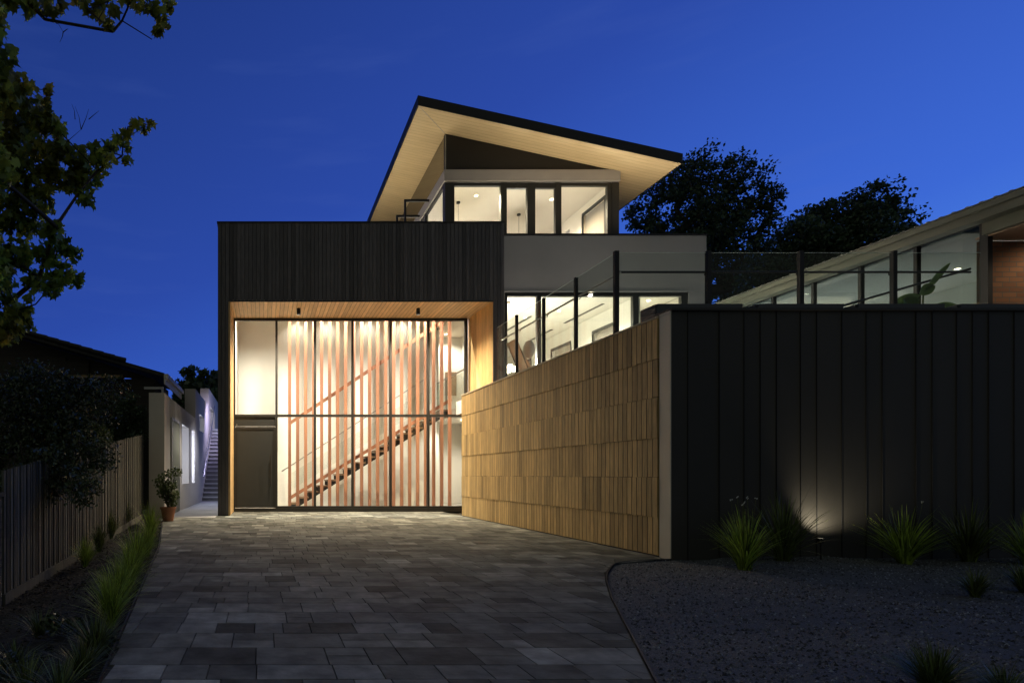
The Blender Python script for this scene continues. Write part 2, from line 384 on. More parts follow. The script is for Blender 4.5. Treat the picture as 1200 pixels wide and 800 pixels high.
def patch(name, xl, xr, y0, y1, ny, nxx, zfun, m):
    q = MB()
    for j in range(ny+1):
        y = y0 + (y1-y0)*j/ny; a = xl(y); b = xr(y)
        for i in range(nxx+1):
            x = a + (b-a)*i/nxx; q.v.append((x, y, zfun(x, y)))
    for j in range(ny):
        for i in range(nxx):
            k = j*(nxx+1)+i; q.f.append((k, k+1, k+nxx+2, k+nxx+1)); q.t.append(1)
    return q.obj(name, m, kind='structure', smooth=True)
from mathutils import noise
patch('garden_bed', lambda y: -2.96, lambda y: interp(LEFT, y)-0.012, 0.2, 15.1, 220, 60,
      lambda x, y: bed_z(x, y) - 0.015 + 0.035*noise.noise((x*3, y*3, 0)) + 0.018*noise.noise((x*14, y*14, 3)) - 0.02, M['mulch'])
def grav(x, y):
    e = min(1, max(0, (x - interp(RIGHT, y)) / 0.6))
    return -0.018 + e*(0.055*(0.5+noise.noise((x*0.6, y*0.6, 9))) + 0.02*noise.noise((x*2.5, y*2.5, 2))) + 0.006*noise.noise((x*25, y*25, 1))
patch('gravel_garden', lambda y: interp(RIGHT, y)+0.02, lambda y: 16.0, 0.2, 7.69, 160, 240, grav, M['gravel'])
# loose stones over the gravel sheet
NS = 42000
sx = RNG.uniform(0, 1, NS); sy = 0.9 + 6.75*RNG.uniform(0, 1, NS)
vs = np.zeros((NS*4, 3))
for i in range(NS):
    yv = sy[i]; a = interp(RIGHT, yv) + 0.04; b = min(a + 1.5 + yv*1.3, 13); xv = a + (b-a)*sx[i]; zv = grav(xv, yv); r = RNG.uniform(0.005, 0.016)
    an = RNG.uniform(0, 6.28)
    for k in range(3):
        vs[i*4+k] = (xv+math.cos(an+k*2.1)*r, yv+math.sin(an+k*2.1)*r*RNG.uniform(.6,1.2), zv-0.002)
    vs[i*4+3] = (xv+RNG.uniform(-.3,.3)*r, yv, zv+r*0.8)
idx = np.arange(NS)*4
fc = np.concatenate([np.stack([idx, idx+1, idx+3], 1), np.stack([idx+1, idx+2, idx+3], 1), np.stack([idx+2, idx, idx+3], 1)])
tt = np.tile(RNG.choice([.25,.5,.8,1,1.3,2,3.2], NS), 3)
st = np_mesh('loose_gravel', vs, fc, 3, M['gravel'], tt); tag(st, 'loose blue grey gravel stones scattered over the garden', 'gravel', kind='stuff')
# bark chips on the bed
NS = 7000; vs = np.zeros((NS*4, 3))
for i in range(NS):
    yv = RNG.uniform(1.2, 15.0); a = -2.93; b = interp(LEFT, yv)-0.03; xv = RNG.uniform(a, b); zv = bed_z(xv, yv)-0.02+0.035*noise.noise((xv*3, yv*3, 0))
    an = RNG.uniform(0, 6.28); l = RNG.uniform(.012, .03); w = l*.4; c, s = math.cos(an), math.sin(an)
    for k, (p, q) in enumerate(((-l,-w),(l,-w),(l,w),(-l,w))): vs[i*4+k] = (xv+c*p-s*q, yv+s*p+c*q, zv+RNG.uniform(0, .022))
idx = np.arange(NS)*4
st = np_mesh('mulch_chips', vs, np.stack([idx, idx+1, idx+2, idx+3], 1), 4, M['mulch'], RNG.uniform(0.6, 3.0, NS)); tag(st, 'dark bark mulch chips strewn over the fence side bed', 'mulch', kind='stuff')
# steel edging
ed = MB()
for tab in (LEFT[:5], RIGHT[:10]):
    off = -0.006 if tab is LEFT[:5] else 0.006
    pts = []
    ye = np.linspace(tab[0][0], tab[-1][0], 60)
    for a, b in zip(ye[:-1], ye[1:]):
        xa, xb = interp(tab, a), interp(tab, b)
        s = -1 if tab[0][1] < 0 else 1
        ed.hexa([(xa, a, -.08), (xa+s*.012, a, -.08), (xb+s*.012, b, -.08), (xb, b, -.08), (xa, a, .006), (xa+s*.012, a, .006), (xb+s*.012, b, .006), (xb, b, .006)])
ed.obj('driveway_edging', M['black'], kind='structure')
MB().box(-2.45, -1.2, 15.2, 24.4, -0.04, 0.002).obj('side_path', M['concrete'], kind='structure')
# raised terrace behind the clad walls
MB().box(5.32, 22, 8.1, 16.98, 2.7, 3.06).obj('terrace', M['concrete'], kind='structure')

# ================================================================== MAIN HOUSE
F = 15.75; GY = 17.56
H = empty('modern_house', (2.5, F, 0), 'dark timber clad modern house with tall lit glazed entry and angled skillion roof', 'house')
def P(mb, name, m, par=None, **k): return mb.obj(name, m, par or H, **k)

# --- charcoal box: front boards
X0, X1, ZT, ZP = -1.18, 6.17, 7.50, 5.51
XL, XR = -0.853, 5.88
cl = MB(); r = random.Random(3); x = X0; bw = 0.0995
while x < X1 - 0.01:
    x1 = min(x+bw, X1); t = r.uniform(0.6, 1.4)
    z0 = 0.02 if (x1 <= XL+0.02 or x >= XR-0.02) else ZP
    cl.box(x+0.005, x1-0.005, F + r.uniform(0, .002), F+0.028, z0, ZT, t); x = x1
P(cl, 'cladding', M['charcoal'])
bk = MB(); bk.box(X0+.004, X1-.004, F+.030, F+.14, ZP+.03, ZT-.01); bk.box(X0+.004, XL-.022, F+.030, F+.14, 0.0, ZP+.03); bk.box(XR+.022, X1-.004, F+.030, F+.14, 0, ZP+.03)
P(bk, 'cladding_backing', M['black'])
sd = MB(); sd.box(X0, XL-.03, F+.142, 24, 0, ZP+.1); sd.box(X0, X0+.25, F+.142, 24, ZP+.102, ZT-.02)
P(MB().box(X1-.25, X1-.002, F+.142, 17.9, 0, ZT-.02).box(X1-.25, X1-.001, 17.902, 24, 6.2, 7.2), 'side_wall', M['charcoal'])
P(sd, 'side_wall', M['charcoal'])
cp = MB(); cp.box(X0-.02, X1+.015, F-.015, F+.16, ZT+.002, ZT+.035); cp.box(X0-.02, X0+.26, F+.162, 24, ZT+.002, ZT+.035)
cp.box(XL-.005, XR+.005, F-.006, F+.028, ZP-.03, ZP-.004)
P(cp, 'parapet_flashing', M['black'])
P(MB().box(X0+.26, 6.1, F+.17, 24, 7.0, 7.1), 'box_roof', M['roofmetal'])
# --- portal lining
P(MB().box(XL-.018, XR+.018, F+.03, GY+.12, ZP+.002, ZP+.028), 'portal_soffit', M['timber'])
P(MB().box(XL-.02, XL-.001, F+.03, GY+.1, 0.01, ZP), 'portal_reveal', M['timber_v'])
# left jamb face, timber edge
P(MB().box(XL-.05, XL-.0005, F-.012, F+.029, 0.005, ZP-.03), 'portal_trim', M['timber_v'])
rv = MB(); r = random.Random(5); y = F+.03
while y < GY+.05:
    rv.box(XR, XR+.02, y, y+.104, 0.01, ZP, r.uniform(.85, 1.15)); y += .11
P(rv, 'portal_reveal', M['timber_v'])

# --- glazed entry screen
scr = MB(); m_px = [274.5, 324, 369, 413, 457.5, 501.6, 545.7]; MX = [PX(p, GY) for p in m_px]
wm = 0.032
for i, x in enumerate(MX):
    scr.box(x-wm, x+wm, GY-.06, GY+.06, 0.10, 5.508)
ztr = PZ(487, GY)
for a, b in zip(MX[:-1], MX[1:]):
    scr.box(a+wm, b-wm, GY-.05, GY+.05, ztr-.035, ztr+.035)
    scr.box(a+wm, b-wm, GY-.05, GY+.05, 5.44, 5.508)
    if a > MX[0]: scr.box(a+wm, b-wm, GY-.05, GY+.05, 0.10, 0.16)
scr.box(MX[0]-wm, XR, GY-.065, GY+.065, 0.0, 0.098)
scr_o = P(scr, 'entry_window_frame', M['frame'])
for i, (a, b) in enumerate(zip(MX[:-1], MX[1:])):
    P(MB().box(a+wm, b-wm, GY-.006, GY+.006, ztr+.036, 5.44), 'window_pane', M['glass'], scr_o)
    if i: P(MB().box(a+wm, b-wm, GY-.006, GY+.006, .16, ztr-.036), 'window_pane', M['glass'], scr_o)
# door
dr = MB(); dr.box(MX[0]+wm+.01, MX[1]-wm-.01, GY-.03, GY+.03, 0.11, 2.42); dr.box(MX[0]+wm+.002, MX[1]-wm-.002, GY-.02, GY+.02, 2.43, ztr-.037)
dr_o = P(dr, 'front_door', M['door'])
fr = MB(); fr.box(MX[0]+wm+.001, MX[0]+wm+.06, GY-.046, GY-.031, .11, 2.40); fr.box(MX[1]-wm-.06, MX[1]-wm-.001, GY-.046, GY-.031, .11, 2.40)
fr.box(MX[0]+wm+.06, MX[1]-wm-.06, GY-.046, GY-.031, 2.34, 2.40)
P(fr, 'door_frame', M['frame'], dr_o)
hd = MB(); hx = PX(317.5, GY); hd.tube([(hx, GY-.10, .72), (hx, GY-.10, 1.60)], .016, 8); hd.tube([(hx, GY-.10, .85), (hx, GY-.02, .85)], .01, 6); hd.tube([(hx, GY-.10, 1.47), (hx, GY-.02, 1.47)], .01, 6)
P(hd, 'door_handle', M['black'], dr_o)
lk = MB(); lk.box(MX[0]+.07, MX[0]+.085, GY-.055, GY-.047, 2.44, 2.50); P(lk, 'door_closer', M['steel'], dr_o)

# --- entry hall interior
ha = MB()
ha.box(-0.90, 5.86, 20.8, 21.0, 0, 6.45)            # back wall
P(ha, 'hall_back_wall', M['white'])
P(MB().box(-0.92, -0.86, GY+.07, 20.8, 0, 6.45), 'hall_side_wall', M['white'])
rr = MB(); rr.box(5.86, 5.98, 21.0, 22.3, 0, 5.99); rr.box(5.98, 7.15, 22.2, 22.3, 0, 5.99); rr.box(7.15, 7.25, 18.9, 22.3, 0, 6.0)
rr.box(6.5, 7.25, 18.8, 18.899, 0, 6.0); rr.box(6.5, 6.6, GY+.1, 18.799, 0, 6.0); rr.box(5.95, 6.499, GY+.1, GY+.2, 0, 3.05); rr.box(5.95, 6.499, GY+.1, GY+.2, 3.11, 6.0)
rr.box(5.87, 7.15, GY+.21, 20.99, 6.056, 6.44)
P(rr, 'hall_rear_wall', M['white'])
P(MB().box(-0.86, 7.14, GY+.07, 22.2, -.02, .006), 'hall_floor', M['floor'])
P(MB().box(5.9, 7.14, GY+.21, 22.19, 2.86, 3.10), 'upper_landing', M['white'])
P(MB().box(5.99, 7.14, GY+.21, 22.19, 6.0, 6.05), 'landing_ceiling', M['cream'])
# landing picture and door far back
P(MB().box(6.55, 6.95, 22.16, 22.19, 3.9, 4.75), 'framed_picture', M['carpet'])
# landing glass rail with steel posts
gr = MB()
for yv in (20.0, 21.2):
    gr.box(5.93, 5.97, yv, yv+.04, 3.1, 4.15)
for zv in (3.35, 3.95): gr.box(5.90, 6.0, 19.98, 20.06, zv, zv+.03)
gr.box(5.93, 5.96, GY+.3, 22, 4.15, 4.19)
lr = P(gr, 'landing_rail', M['steel'])
P(MB().box(5.94, 5.955, GY+.3, 22, 3.14, 4.1), 'rail_glass', M['glass_g'], lr)

P(MB().box(-0.86, 5.86, GY+.121, 20.8, 6.45, 6.5), 'hall_ceiling', M['white'])
P(MB().box(XL, XR, GY+.07, GY+.12, ZP+.03, 6.45), 'window_bulkhead', M['white'])
# --- batten screen
BY = 18.62
bs = MB(); 
sc0 = MB()
def bxz(a, b, yv, w=.05, h=.085): return MB().beam(a, b, w, h)
rail_hi = MB().beam((PX(339, BY), BY+.06, PZ(496, BY)), (PX(527, BY), BY+.06, PZ(371, BY)), .04, .10)
scr_b = P(rail_hi, 'batten_screen_rail', M['batten'])
for i in range(21):
    x = PX(339.4 + 9.375*i, BY)
    P(MB().box(x-.047, x+.047, BY-.03, BY+.03, 0.01, 6.44, r.uniform(.88, 1.12)), 'batten', M['batten'], scr_b)
# --- staircase behind it
SY0, SY1 = 19.2, 20.3
n = 17; rise = 3.1/n; xa = PX(340, 19.25); xb = 5.86; go = (xb-xa)/n
strg = MB(); strg.beam((xa-.05, SY0-.02, .30), (xb, SY0-.02, 3.40), .03, .10)
st_o = P(strg, 'staircase_stringer', M['batten'])
for i in range(n):
    tr_ = MB(); x = xa + go*i; z = rise*(i+1)
    tr_.box(x-.03, x+go, SY0, SY1, z-.06, z-.01)
    P(tr_, 'tread', M['carpet'], st_o)
for yv in (SY0+.06, SY1-.1):
    sw = MB()
    for i in range(n):
        x = xa + go*i; z = rise*(i+1)-.062
        sw.hexa([(x, yv, z-rise-.05), (x+go, yv, z-.05-.0), (x+go, yv+.05, z-.05), (x, yv+.05, z-rise-.05), (x, yv, z-.001), (x+go, yv, z-.001), (x+go, yv+.05, z-.001), (x, yv+.05, z-.001)])
    P(sw, 'stair_carriage', M['frame'], st_o)
hr = MB(); hr.tube([(PX(331,19.4), 20.2, 1.16), (PX(512,19.4), 20.2, 4.3)], .02, 8)
for i in range(6):
    t = (i+.5)/6; x = PX(331,19.4)+(PX(512,19.4)-PX(331,19.4))*t; z = 1.16+3.14*t; hr.tube([(x, 20.2, z), (x, 20.26, z-.05)], .008, 6)
P(hr, 'stair_handrail', M['steel'], st_o)
P(MB().hexa([(xa, 20.27, .5), (xb, 20.27, 3.6), (xb, 20.282, 3.6), (xa, 20.282, .5), (xa, 20.27, 1.05), (xb, 20.27, 4.15), (xb, 20.282, 4.15), (xa, 20.282, 1.05)]), 'stair_glass', M['glass'], st_o)

# --- living level (behind the terrace)
LY = 17.0
gw = MB(); XE = 12.25
gw.box(X1+.003, XE, LY, LY+.22, 6.10, 7.66); gw.box(PX(807, LY), XE, LY, LY+.22, 2.9, 6.098); gw.box(XE-.22, XE, LY+.222, 27, 2.9, 7.66); 
P(gw, 'rendered_wall', M['render'])
P(MB().box(X1+.003, XE+.02, LY-.02, LY+.24, 7.662, 7.70), 'wall_capping', M['black'])
lw_ = MB(); zt = 6.09; fx = [(592, 595), (630, 634.5), (742.5, 749), (799, 806.5)]
for a, b in fx: lw_.box(PX(a, LY), PX(b, LY), LY+.02, LY+.14, 3.06, zt-.10)
lw_.box(PX(592, LY), PX(806.5, LY), LY+.02, LY+.14, zt-.098, zt)
lwo = P(lw_, 'living_window_frame', M['frame'])
for (a, b) in ((595, 630), (634.5, 742.5), (749, 799)):
    P(MB().box(PX(a, LY), PX(b, LY), LY+.07, LY+.085, 3.1, zt-.1), 'window_pane', M['glass'], lwo)
P(MB().box(PX(592, LY)-.0, PX(808, LY), LY-.03, LY+.0, zt+.01, zt+.05), 'window_hood', M['alu'])
inn = MB(); inn.box(7.3, 12.0, 27, 27.2, 3.0, 6.05); inn.box(7.26, 7.36, 22.31, 27, 3.0, 6.05); 
P(inn, 'living_back_wall', M['white'])
RWX = 10.45; rw = MB(); wins = [(18.3, 19.5), (20.9, 22.3), (24.0, 25.4)]
ys_ = [LY+.3] + [v for w_ in wins for v in w_] + [27.0]
for a, b in zip(ys_[::2], ys_[1::2]): rw.box(RWX, RWX+.15, a, b, 3.0, 6.05)
for a, b in wins: rw.box(RWX, RWX+.15, a, b, 5.55, 6.05); rw.box(RWX, RWX+.15, a, b, 3.0, 3.2)
P(rw, 'living_side_wall', M['white'])
P(MB().box(11.75, 11.9, LY+.23, 27, 3.0, 6.05), 'outer_side_wall', M['white'])
for a, b in wins:
    c = MB(); N_ = 26
    for k in range(N_):
        y0 = a+.03+(b-a-.06)*k/N_; y1 = a+.03+(b-a-.06)*(k+1)/N_; x0 = RWX+.09+.025*(k%2); x1 = RWX+.09+.025*((k+1)%2)
        c.add([(x0,y0,3.2),(x1,y1,3.2),(x1,y1,5.54),(x0,y0,5.54),(x0+.005,y0,3.2),(x1+.005,y1,3.2),(x1+.005,y1,5.54),(x0+.005,y0,5.54)], [(0,1,2,3),(7,6,5,4)])
    cu = P(c, 'curtain', M['curtain'])
    P(MB().box(RWX-.03, RWX-.001, a-.02, b+.02, 5.50, 5.60).box(RWX-.03, RWX-.001, a-.04, a, 3.2, 5.498).box(RWX-.03, RWX-.001, b-.03, b+.02, 3.2, 5.498), 'side_window_frame', M['frame'])
P(MB().box(6.61, 11.74, LY+.23, 27, 6.06, 6.09), 'living_ceiling', M['white'])
P(MB().box(6.61, 11.74, LY+.0, 18.79, 2.9, 3.09).box(7.26, 11.74, 18.791, 27, 2.9, 3.09), 'living_floor', M['floor'])
for (xx, y0, y1) in ((9.9, 18.0, 20.3), (9.9, 21.2, 23.3), (8.4, 19.4, 21.6)): P(MB().box(xx, xx+.09, y0, y1, 6.045, 6.058), 'ceiling_diffuser', M['frame'])
# lower roof between
P(MB().box(X1+.01, XE-.23, LY+.23, 27, 7.1, 7.2), 'lower_roof', M['roofmetal'])

# --- upper storey
UY = 18.0; UX0, UX1 = 5.31, 10.41; UB = 25.5
def ux(px): return PX(px, UY)
zh = PZ(214, UY); zb0, zb1 = PZ(212.5, UY), PZ(199.5, UY)
def roof_z(x): return 11.27 - 0.22*(x-4.27)        # underside
up = MB()
for (a, b) in ((521.5, 532.6), (587, 594), (618, 627.4), (651, 658), (712, 716.5), (717.2, 725.5)): up.box(ux(a), ux(b), UY, UY+.12, 7.2, zh)
for (a, b, c) in ((532.6, 587, 217.4), (594, 618, 220.3), (627.4, 651, 220.3), (658, 712, 217.4)): up.box(ux(a), ux(b), UY+.01, UY+.11, PZ(c, UY), zh)
up.box(ux(716.5), ux(717.2), UY+.03, UY+.11, 7.2, zh)
upo = P(up, 'upper_window_frame', M['frame'])
for (a, b) in ((532.6, 587), (594, 618), (627.4, 651), (658, 712)):
    P(MB().box(ux(a), ux(b), UY+.05, UY+.062, 7.2, PZ(217.4, UY)), 'window_pane', M['glass'], upo)
P(MB().box(UX0-.03, UX1+.02, UY-.04, UY+.13, zb0+.0, zb1).box(UX0-.03, UX0+.1, UY+.132, UB, zb0, zb1), 'render_band', M['band'])
P(MB().hexa([(UX0, UY, zb1+.002), (UX1, UY, zb1+.002), (UX1, UY+.12, zb1+.002), (UX0, UY+.12, zb1+.002), (UX0, UY, roof_z(UX0)-.02), (UX1, UY, roof_z(UX1)-.02), (UX1, UY+.12, roof_z(UX1)-.02), (UX0, UY+.12, roof_z(UX0)-.02)]), 'gable_panel', M['black'])
# left side: glazing below the band, dark reflective clerestory above
lf = MB(); 
for yv in (UY+.125, 20.2, 22.6, 25.4): lf.box(UX0, UX0+.1, yv, yv+.1, 7.2, zb0-.002)
lf.box(UX0+.01, UX0+.09, UY+.23, 25.4, zb0-.08, zb0-.002)
lfo = P(lf, 'side_window_frame', M['frame'])
P(MB().box(UX0+.04, UX0+.052, UY+.22, 25.4, 7.2, zb0-.08), 'window_pane', M['glass_g'], lfo)
P(MB().box(UX0+.02, UX0+.06, UY+.125, UB, zb1+.002, roof_z(UX0)-.02), 'clerestory_glass', M['darkglass'])
P(MB().box(UX0, UX0+.03, UY+.0-.002, UY+.02, zb1+.004, roof_z(UX0)-.03), 'corner_trim', M['alu'])
# other walls, floor, ceiling of the upper room
uw = MB(); uw.box(UX0, UX1, UB, UB+.15, 7.0, 10.05)
WY = (18.45, 19.7)
uw.box(UX1-.15, UX1-.01, UY+.13, WY[0], 7.2, 10.0); uw.box(UX1-.15, UX1-.01, WY[1], 20.6, 7.2, 10.0); uw.box(UX1-.15, UX1-.01, 21.5, UB, 7.2, 10.0)
uw.box(UX1-.15, UX1-.01, WY[0], WY[1], 9.35, 10.0); uw.box(UX1-.15, UX1-.01, 20.6, 21.5, 9.3, 10.0)
P(uw, 'upper_wall', M['cream'])
P(MB().hexa([(UX0+.02, UB-.001, 10.05), (UX1-.02, UB-.001, 10.05), (UX1-.02, UB+.1, 10.05), (UX0+.02, UB+.1, 10.05), (UX0+.02, UB-.001, roof_z(UX0)-.03), (UX1-.02, UB-.001, roof_z(UX1)-.03), (UX1-.02, UB+.1, roof_z(UX1)-.03), (UX0+.02, UB+.1, roof_z(UX0)-.03)]).box(UX1-.12, UX1-.01, UY+.13, UB, 10.003, roof_z(UX1)-.03), 'upper_outer_wall', M['black'])
wf = MB(); wf.box(UX1-.19, UX1-.151, WY[0]-.05, WY[1]+.05, 9.33, 9.42); wf.box(UX1-.19, UX1-.151, WY[0]-.05, WY[0], 7.3, 9.33); wf.box(UX1-.19, UX1-.151, WY[1], WY[1]+.06, 7.3, 9.33)
wfo = P(wf, 'side_window_frame', M['frame'])
P(MB().box(UX1-.10, UX1-.09, WY[0], WY[1], 7.2, 9.34), 'window_blind', M['curtain'], wfo)
P(MB().box(UX1-.08, UX1-.06, 20.6, 21.5, 7.3, 9.3), 'inner_door', M['band'])
P(MB().box(UX0+.11, UX1-.16, UY+.13, UB, 9.66, 9.70), 'upper_ceiling', M['cream'])
P(MB().box(UX0+.11, UX1-.16, UY+.13, UB, 7.0, 7.2), 'upper_floor', M['floor'])
P(MB().box(5.9, 7.8, UB-.5, UB-.02, 8.3, 8.9).box(8.1, 9.3, UB-.05, UB-.02, 7.2, 9.2), 'upper_cabinet', M['curtain'])
# --- skillion roof
RX0, RX1, RY0, RY1 = 4.27, 11.6, 17.0, 26.0
def slab(x0, x1, y0, y1, dz0, dz1): return [(x0,y0,roof_z(x0)+dz0),(x1,y0,roof_z(x1)+dz0),(x1,y1,roof_z(x1)+dz0),(x0,y1,roof_z(x0)+dz0),
                                            (x0,y0,roof_z(x0)+dz1),(x1,y0,roof_z(x1)+dz1),(x1,y1,roof_z(x1)+dz1),(x0,y1,roof_z(x0)+dz1)]
rf = P(MB().hexa(slab(RX0+.03, RX1-.03, RY0+.03, RY1-.03, .015, .24)), 'skillion_roof', M['roofmetal'])
fa = MB(); fa.hexa(slab(RX0, RX1, RY0, RY0+.028, 0, .27)); fa.hexa(slab(RX0, RX1, RY1-.028, RY1, 0, .27)); fa.hexa(slab(RX0, RX0+.028, RY0+.029, RY1-.029, 0, .27)); fa.hexa(slab(RX1-.028, RX1, RY0+.029, RY1-.029, 0, .27))
P(fa, 'roof_fascia', M['black'], rf)
so = MB(); so.hexa(slab(RX0+.03, RX1-.03, RY0+.03, RY1-.03, .0, .0145))
P(so, 'roof_soffit', M['soffit'], rf)
mi = MB(); mi.beam((RX0+.05, RY0+.05, roof_z(RX0+.05)-.002), (UX0, UY, roof_z(UX0)-.002), .02, .008); P(mi, 'soffit_joint', M['band'], rf)
# --- deck railing by the upper storey
rl = MB().box(3.78, 3.83, 18.6, 18.65, 7.1, 8.38).box(3.78, 4.45, 18.6, 18.65, 8.38, 8.44)
for yv in (16.5, 17.5):
    P(MB().box(3.78, 3.83, yv, yv+.05, 7.1, 8.38).box(3.78, 4.45, yv, yv+.05, 8.38, 8.44), 'deck_railing', M['black'])
rl.box(3.78, 3.82, 18.65, 21.5, 8.38, 8.42)
rlo = P(rl, 'deck_railing', M['black'])
P(MB().box(3.80, 3.812, 18.66, 21.5, 7.2, 8.37), 'railing_glass', M['glass_g'], rlo)

# --- house lamps (with fittings; the linear uplights are added)
def downlight(x, y, z, e, col=NEUT, spot=110, label='', group=None, blend=0.6, size=.04, aim=None):
    t = empty('downlight', (x, y, z), label, 'downlight', group)
    MB().lathe((0,0,0), [(.065,-.012),(.065,0),(.045,0)], 16).lathe((0,0,0), [(.065,-.012),(.05,-.012)], 16).obj('trim_ring', M['white'], t, local=True)
    MB().lathe((0,0,0), [(.0,-.008),(.048,-.008)], 16).obj('diffuser', M['bulb'], t, local=True)
    lamp('SPOT', (x, y, z-.03), e, col, t, size=size, spot=spot, blend=blend, aim=aim or (x, y, z-3))
    return t
HALL = 'recessed downlights in the entry hall'
for px, lab in ((348, 'recessed downlight over the hall wall near the front door'), (384, 'recessed downlight above the foot of the stair'), (432, 'recessed downlight above the middle of the hall wall'), (474, 'recessed downlight above the upper stair')):
    downlight(PX(px, 20.5), 20.5, 6.44, 60, NEUT, 110, lab, HALL, blend=.9)
for px, yv, lab in ((300, 18.3, 'recessed downlight just inside the front door'), (370, 18.1, 'recessed downlight between glazing and battens near the door'), (430, 18.1, 'recessed downlight between glazing and battens at middle'), (490, 18.1, 'recessed downlight between glazing and battens by timber reveal')):
    downlight(PX(px, yv), yv, 6.44, 960 if px > 310 else 1200, NEUT, 140, lab, HALL, blend=.8)
downlight(6.4, 21.6, 5.995, 220, NEUT, 150, 'recessed downlight over the upper landing', HALL)
downlight(6.5, 20.2, 2.85, 260, NEUT, 150, 'recessed downlight under the upper landing', HALL)
LIV = 'recessed downlights in the living room ceiling'
for px, py, lab in ((655, 364, 'bright downlight in living room ceiling behind the second glass post'), (692, 344.5, 'small downlight high in living room near the wide pane top'), (760, 352, 'downlight behind the right hand living room pane'), (615, 372, 'downlight behind the first living room pane')):
    d = 5.0*720/(556-py) if py > 0 else 19
    downlight(PX(px, d), d, 6.05, 1150, NEUT, 150, lab, LIV, blend=.8)
downlight(7.4, 22.5, 6.05, 2200, NEUT, 150, 'downlight deep in the living room', LIV, blend=.8)
UPR = 'recessed downlights in the upper room'
for x, yv, lab, en in ((PX(558, 18.95), 18.95, 'glaring downlight behind the first upper window', 1700), (9.0, 19.2, 'downlight behind the wide right upper window', 1500), (7.6, 22.6, 'downlight deep in the upper room', 3000)):
    downlight(x, yv, 9.65, en, WARM, 150, lab, UPR, blend=.9)
# two black surface mounted cylinders in the portal
def portal_spot(px, lab):
    x = PX(px, 16.5); t = empty('soffit_spotlight', (x, 16.5, ZP), lab, 'spotlight', 'black spotlights under the portal soffit')
    MB().lathe((0,0,0), [(0,-.0),(.05,-.0),(.05,-.05),(.02,-.05),(.02,-.07),(.055,-.06),(.055,-.17),(.048,-.17),(.048,-.14),(0,-.14)], 18).obj('spotlight_body', M['black'], t, local=True)
    MB().lathe((0,0,0), [(0,-.145),(.045,-.145)], 18).obj('lens', M['bulb'], t, local=True)
    lamp('SPOT', (x, 16.5, ZP-.18), 1700, WARM, t, size=.05, spot=146, blend=.95, aim=(x, 16.3, 0))
portal_spot(350, 'black cylinder spotlight on timber soffit nearer the front door')
portal_spot(490, 'black cylinder spotlight on timber soffit nearer the timber reveal')
# pendant lamps in the upper room
for px, yv, lab in ((537, 19.4, 'thin corded pendant behind the first upper window'), (608, 20.3, 'thin corded pendant behind the narrow upper window')):
    x = PX(px, yv); t = empty('pendant_lamp', (x, yv, 9.655), lab, 'pendant lamp', 'pendant lamps in the upper room')
    MB().lathe((0,0,0), [(0,0),(.06,0),(.06,-.05),(0,-.05)], 16).obj('ceiling_canopy', M['black'], t, local=True)
    MB().tube([(0,0,-.05), (0,0,-1.7)], .005, 6).obj('cord', M['black'], t, local=True)
    MB().lathe((0,0,0), [(.02,-1.7),(.09,-1.80),(.09,-1.86),(.085,-1.86),(.085,-1.80),(0,-1.72)], 16).obj('lamp_shade', M['black'], t, local=True)
    lamp('POINT', (x, yv, 7.72), 330, NEUT, t, size=.08)
# added linear uplights on the capping and deck, put in for the soffit glow
def uplight(x0, x1, y0, y1, z, e, lab):
    cx_, cy_ = (x0+x1)/2, (y0+y1)/2
    t = empty('added_linear_uplight', (cx_, cy_, z), lab, 'added linear light', 'added linear uplights below the skillion soffit')
    a_, b_ = (x1-x0)/2, (y1-y0)/2
    MB().box(-a_, a_, -b_, b_, 0, .03).obj('housing', M['black'], t, local=True)
    l = lamp('AREA', (cx_, cy_, z+.04), e, WARM, t, size=x1-x0-.02, size_y=y1-y0-.01, spread=130)
    l.rotation_euler = (math.pi, 0, 0)
uplight(6.3, 12.0, 17.03, 17.09, 7.702, 52, 'slim added linear uplight along the render capping below the upper windows')
uplight(4.30, 4.36, 17.2, 22.5, 7.102, 62, 'slim added linear uplight on the deck beside the upper storey')

# ================================================================== CLAD WALLS IN FRONT
WX = 5.10
TW = empty('timber_clad_wall', (WX, 11.8, 0), 'long warm cedar clad wall of staggered vertical boards beside the driveway', 'wall')
rows = [(0.012, 0.50), (0.50, 1.017), (1.017, 1.52), (1.52, 2.05), (2.05, 2.54), (2.54, 3.062)]
r = random.Random(21)
for ri, (z0, z1) in enumerate(rows):
    b = MB(); sg = MB(); y = 7.91; w = 0.11
    xf = WX - .022 - [0.0, 0.010, 0.002, 0.011, 0.003, 0.010][ri]
    while y < F - 0.005:
        y1 = min(y+w, F-.002); ln = r.uniform(-.004, .004)
        rt = r.random(); t = r.uniform(0.72, 1.15) * (0.62 if rt < .07 else 1.0)
        zz0 = z0 + (0.004 if ri else 0) + (ln if ri else 0)
        b.box(xf - r.uniform(0, .0015), WX-.002, y+.008, y1-.008, zz0, z1 - .001, t)
        if y1 < F - .01: sg.box(xf+.0015, WX-.004, y1-.0078, y1+.0078, z0+.006, z1-.003)  # near-flush black strip put in as the shade between boards
        y = y1
    o = b.obj('board_course', M['shingle'], TW)
    sg.obj('gap_shade_strip', M['black'], o)
MB().box(WX, WX+.2, 7.91, F-.001, 0, 3.06).obj('wall_core', M['black'], TW)
MB().box(WX-.045, WX+.22, 7.905, F-.004, 3.064, 3.088).obj('wall_capping', mat('cedar_capping', (0.50,0.44,0.33), .6, tint=False), TW)

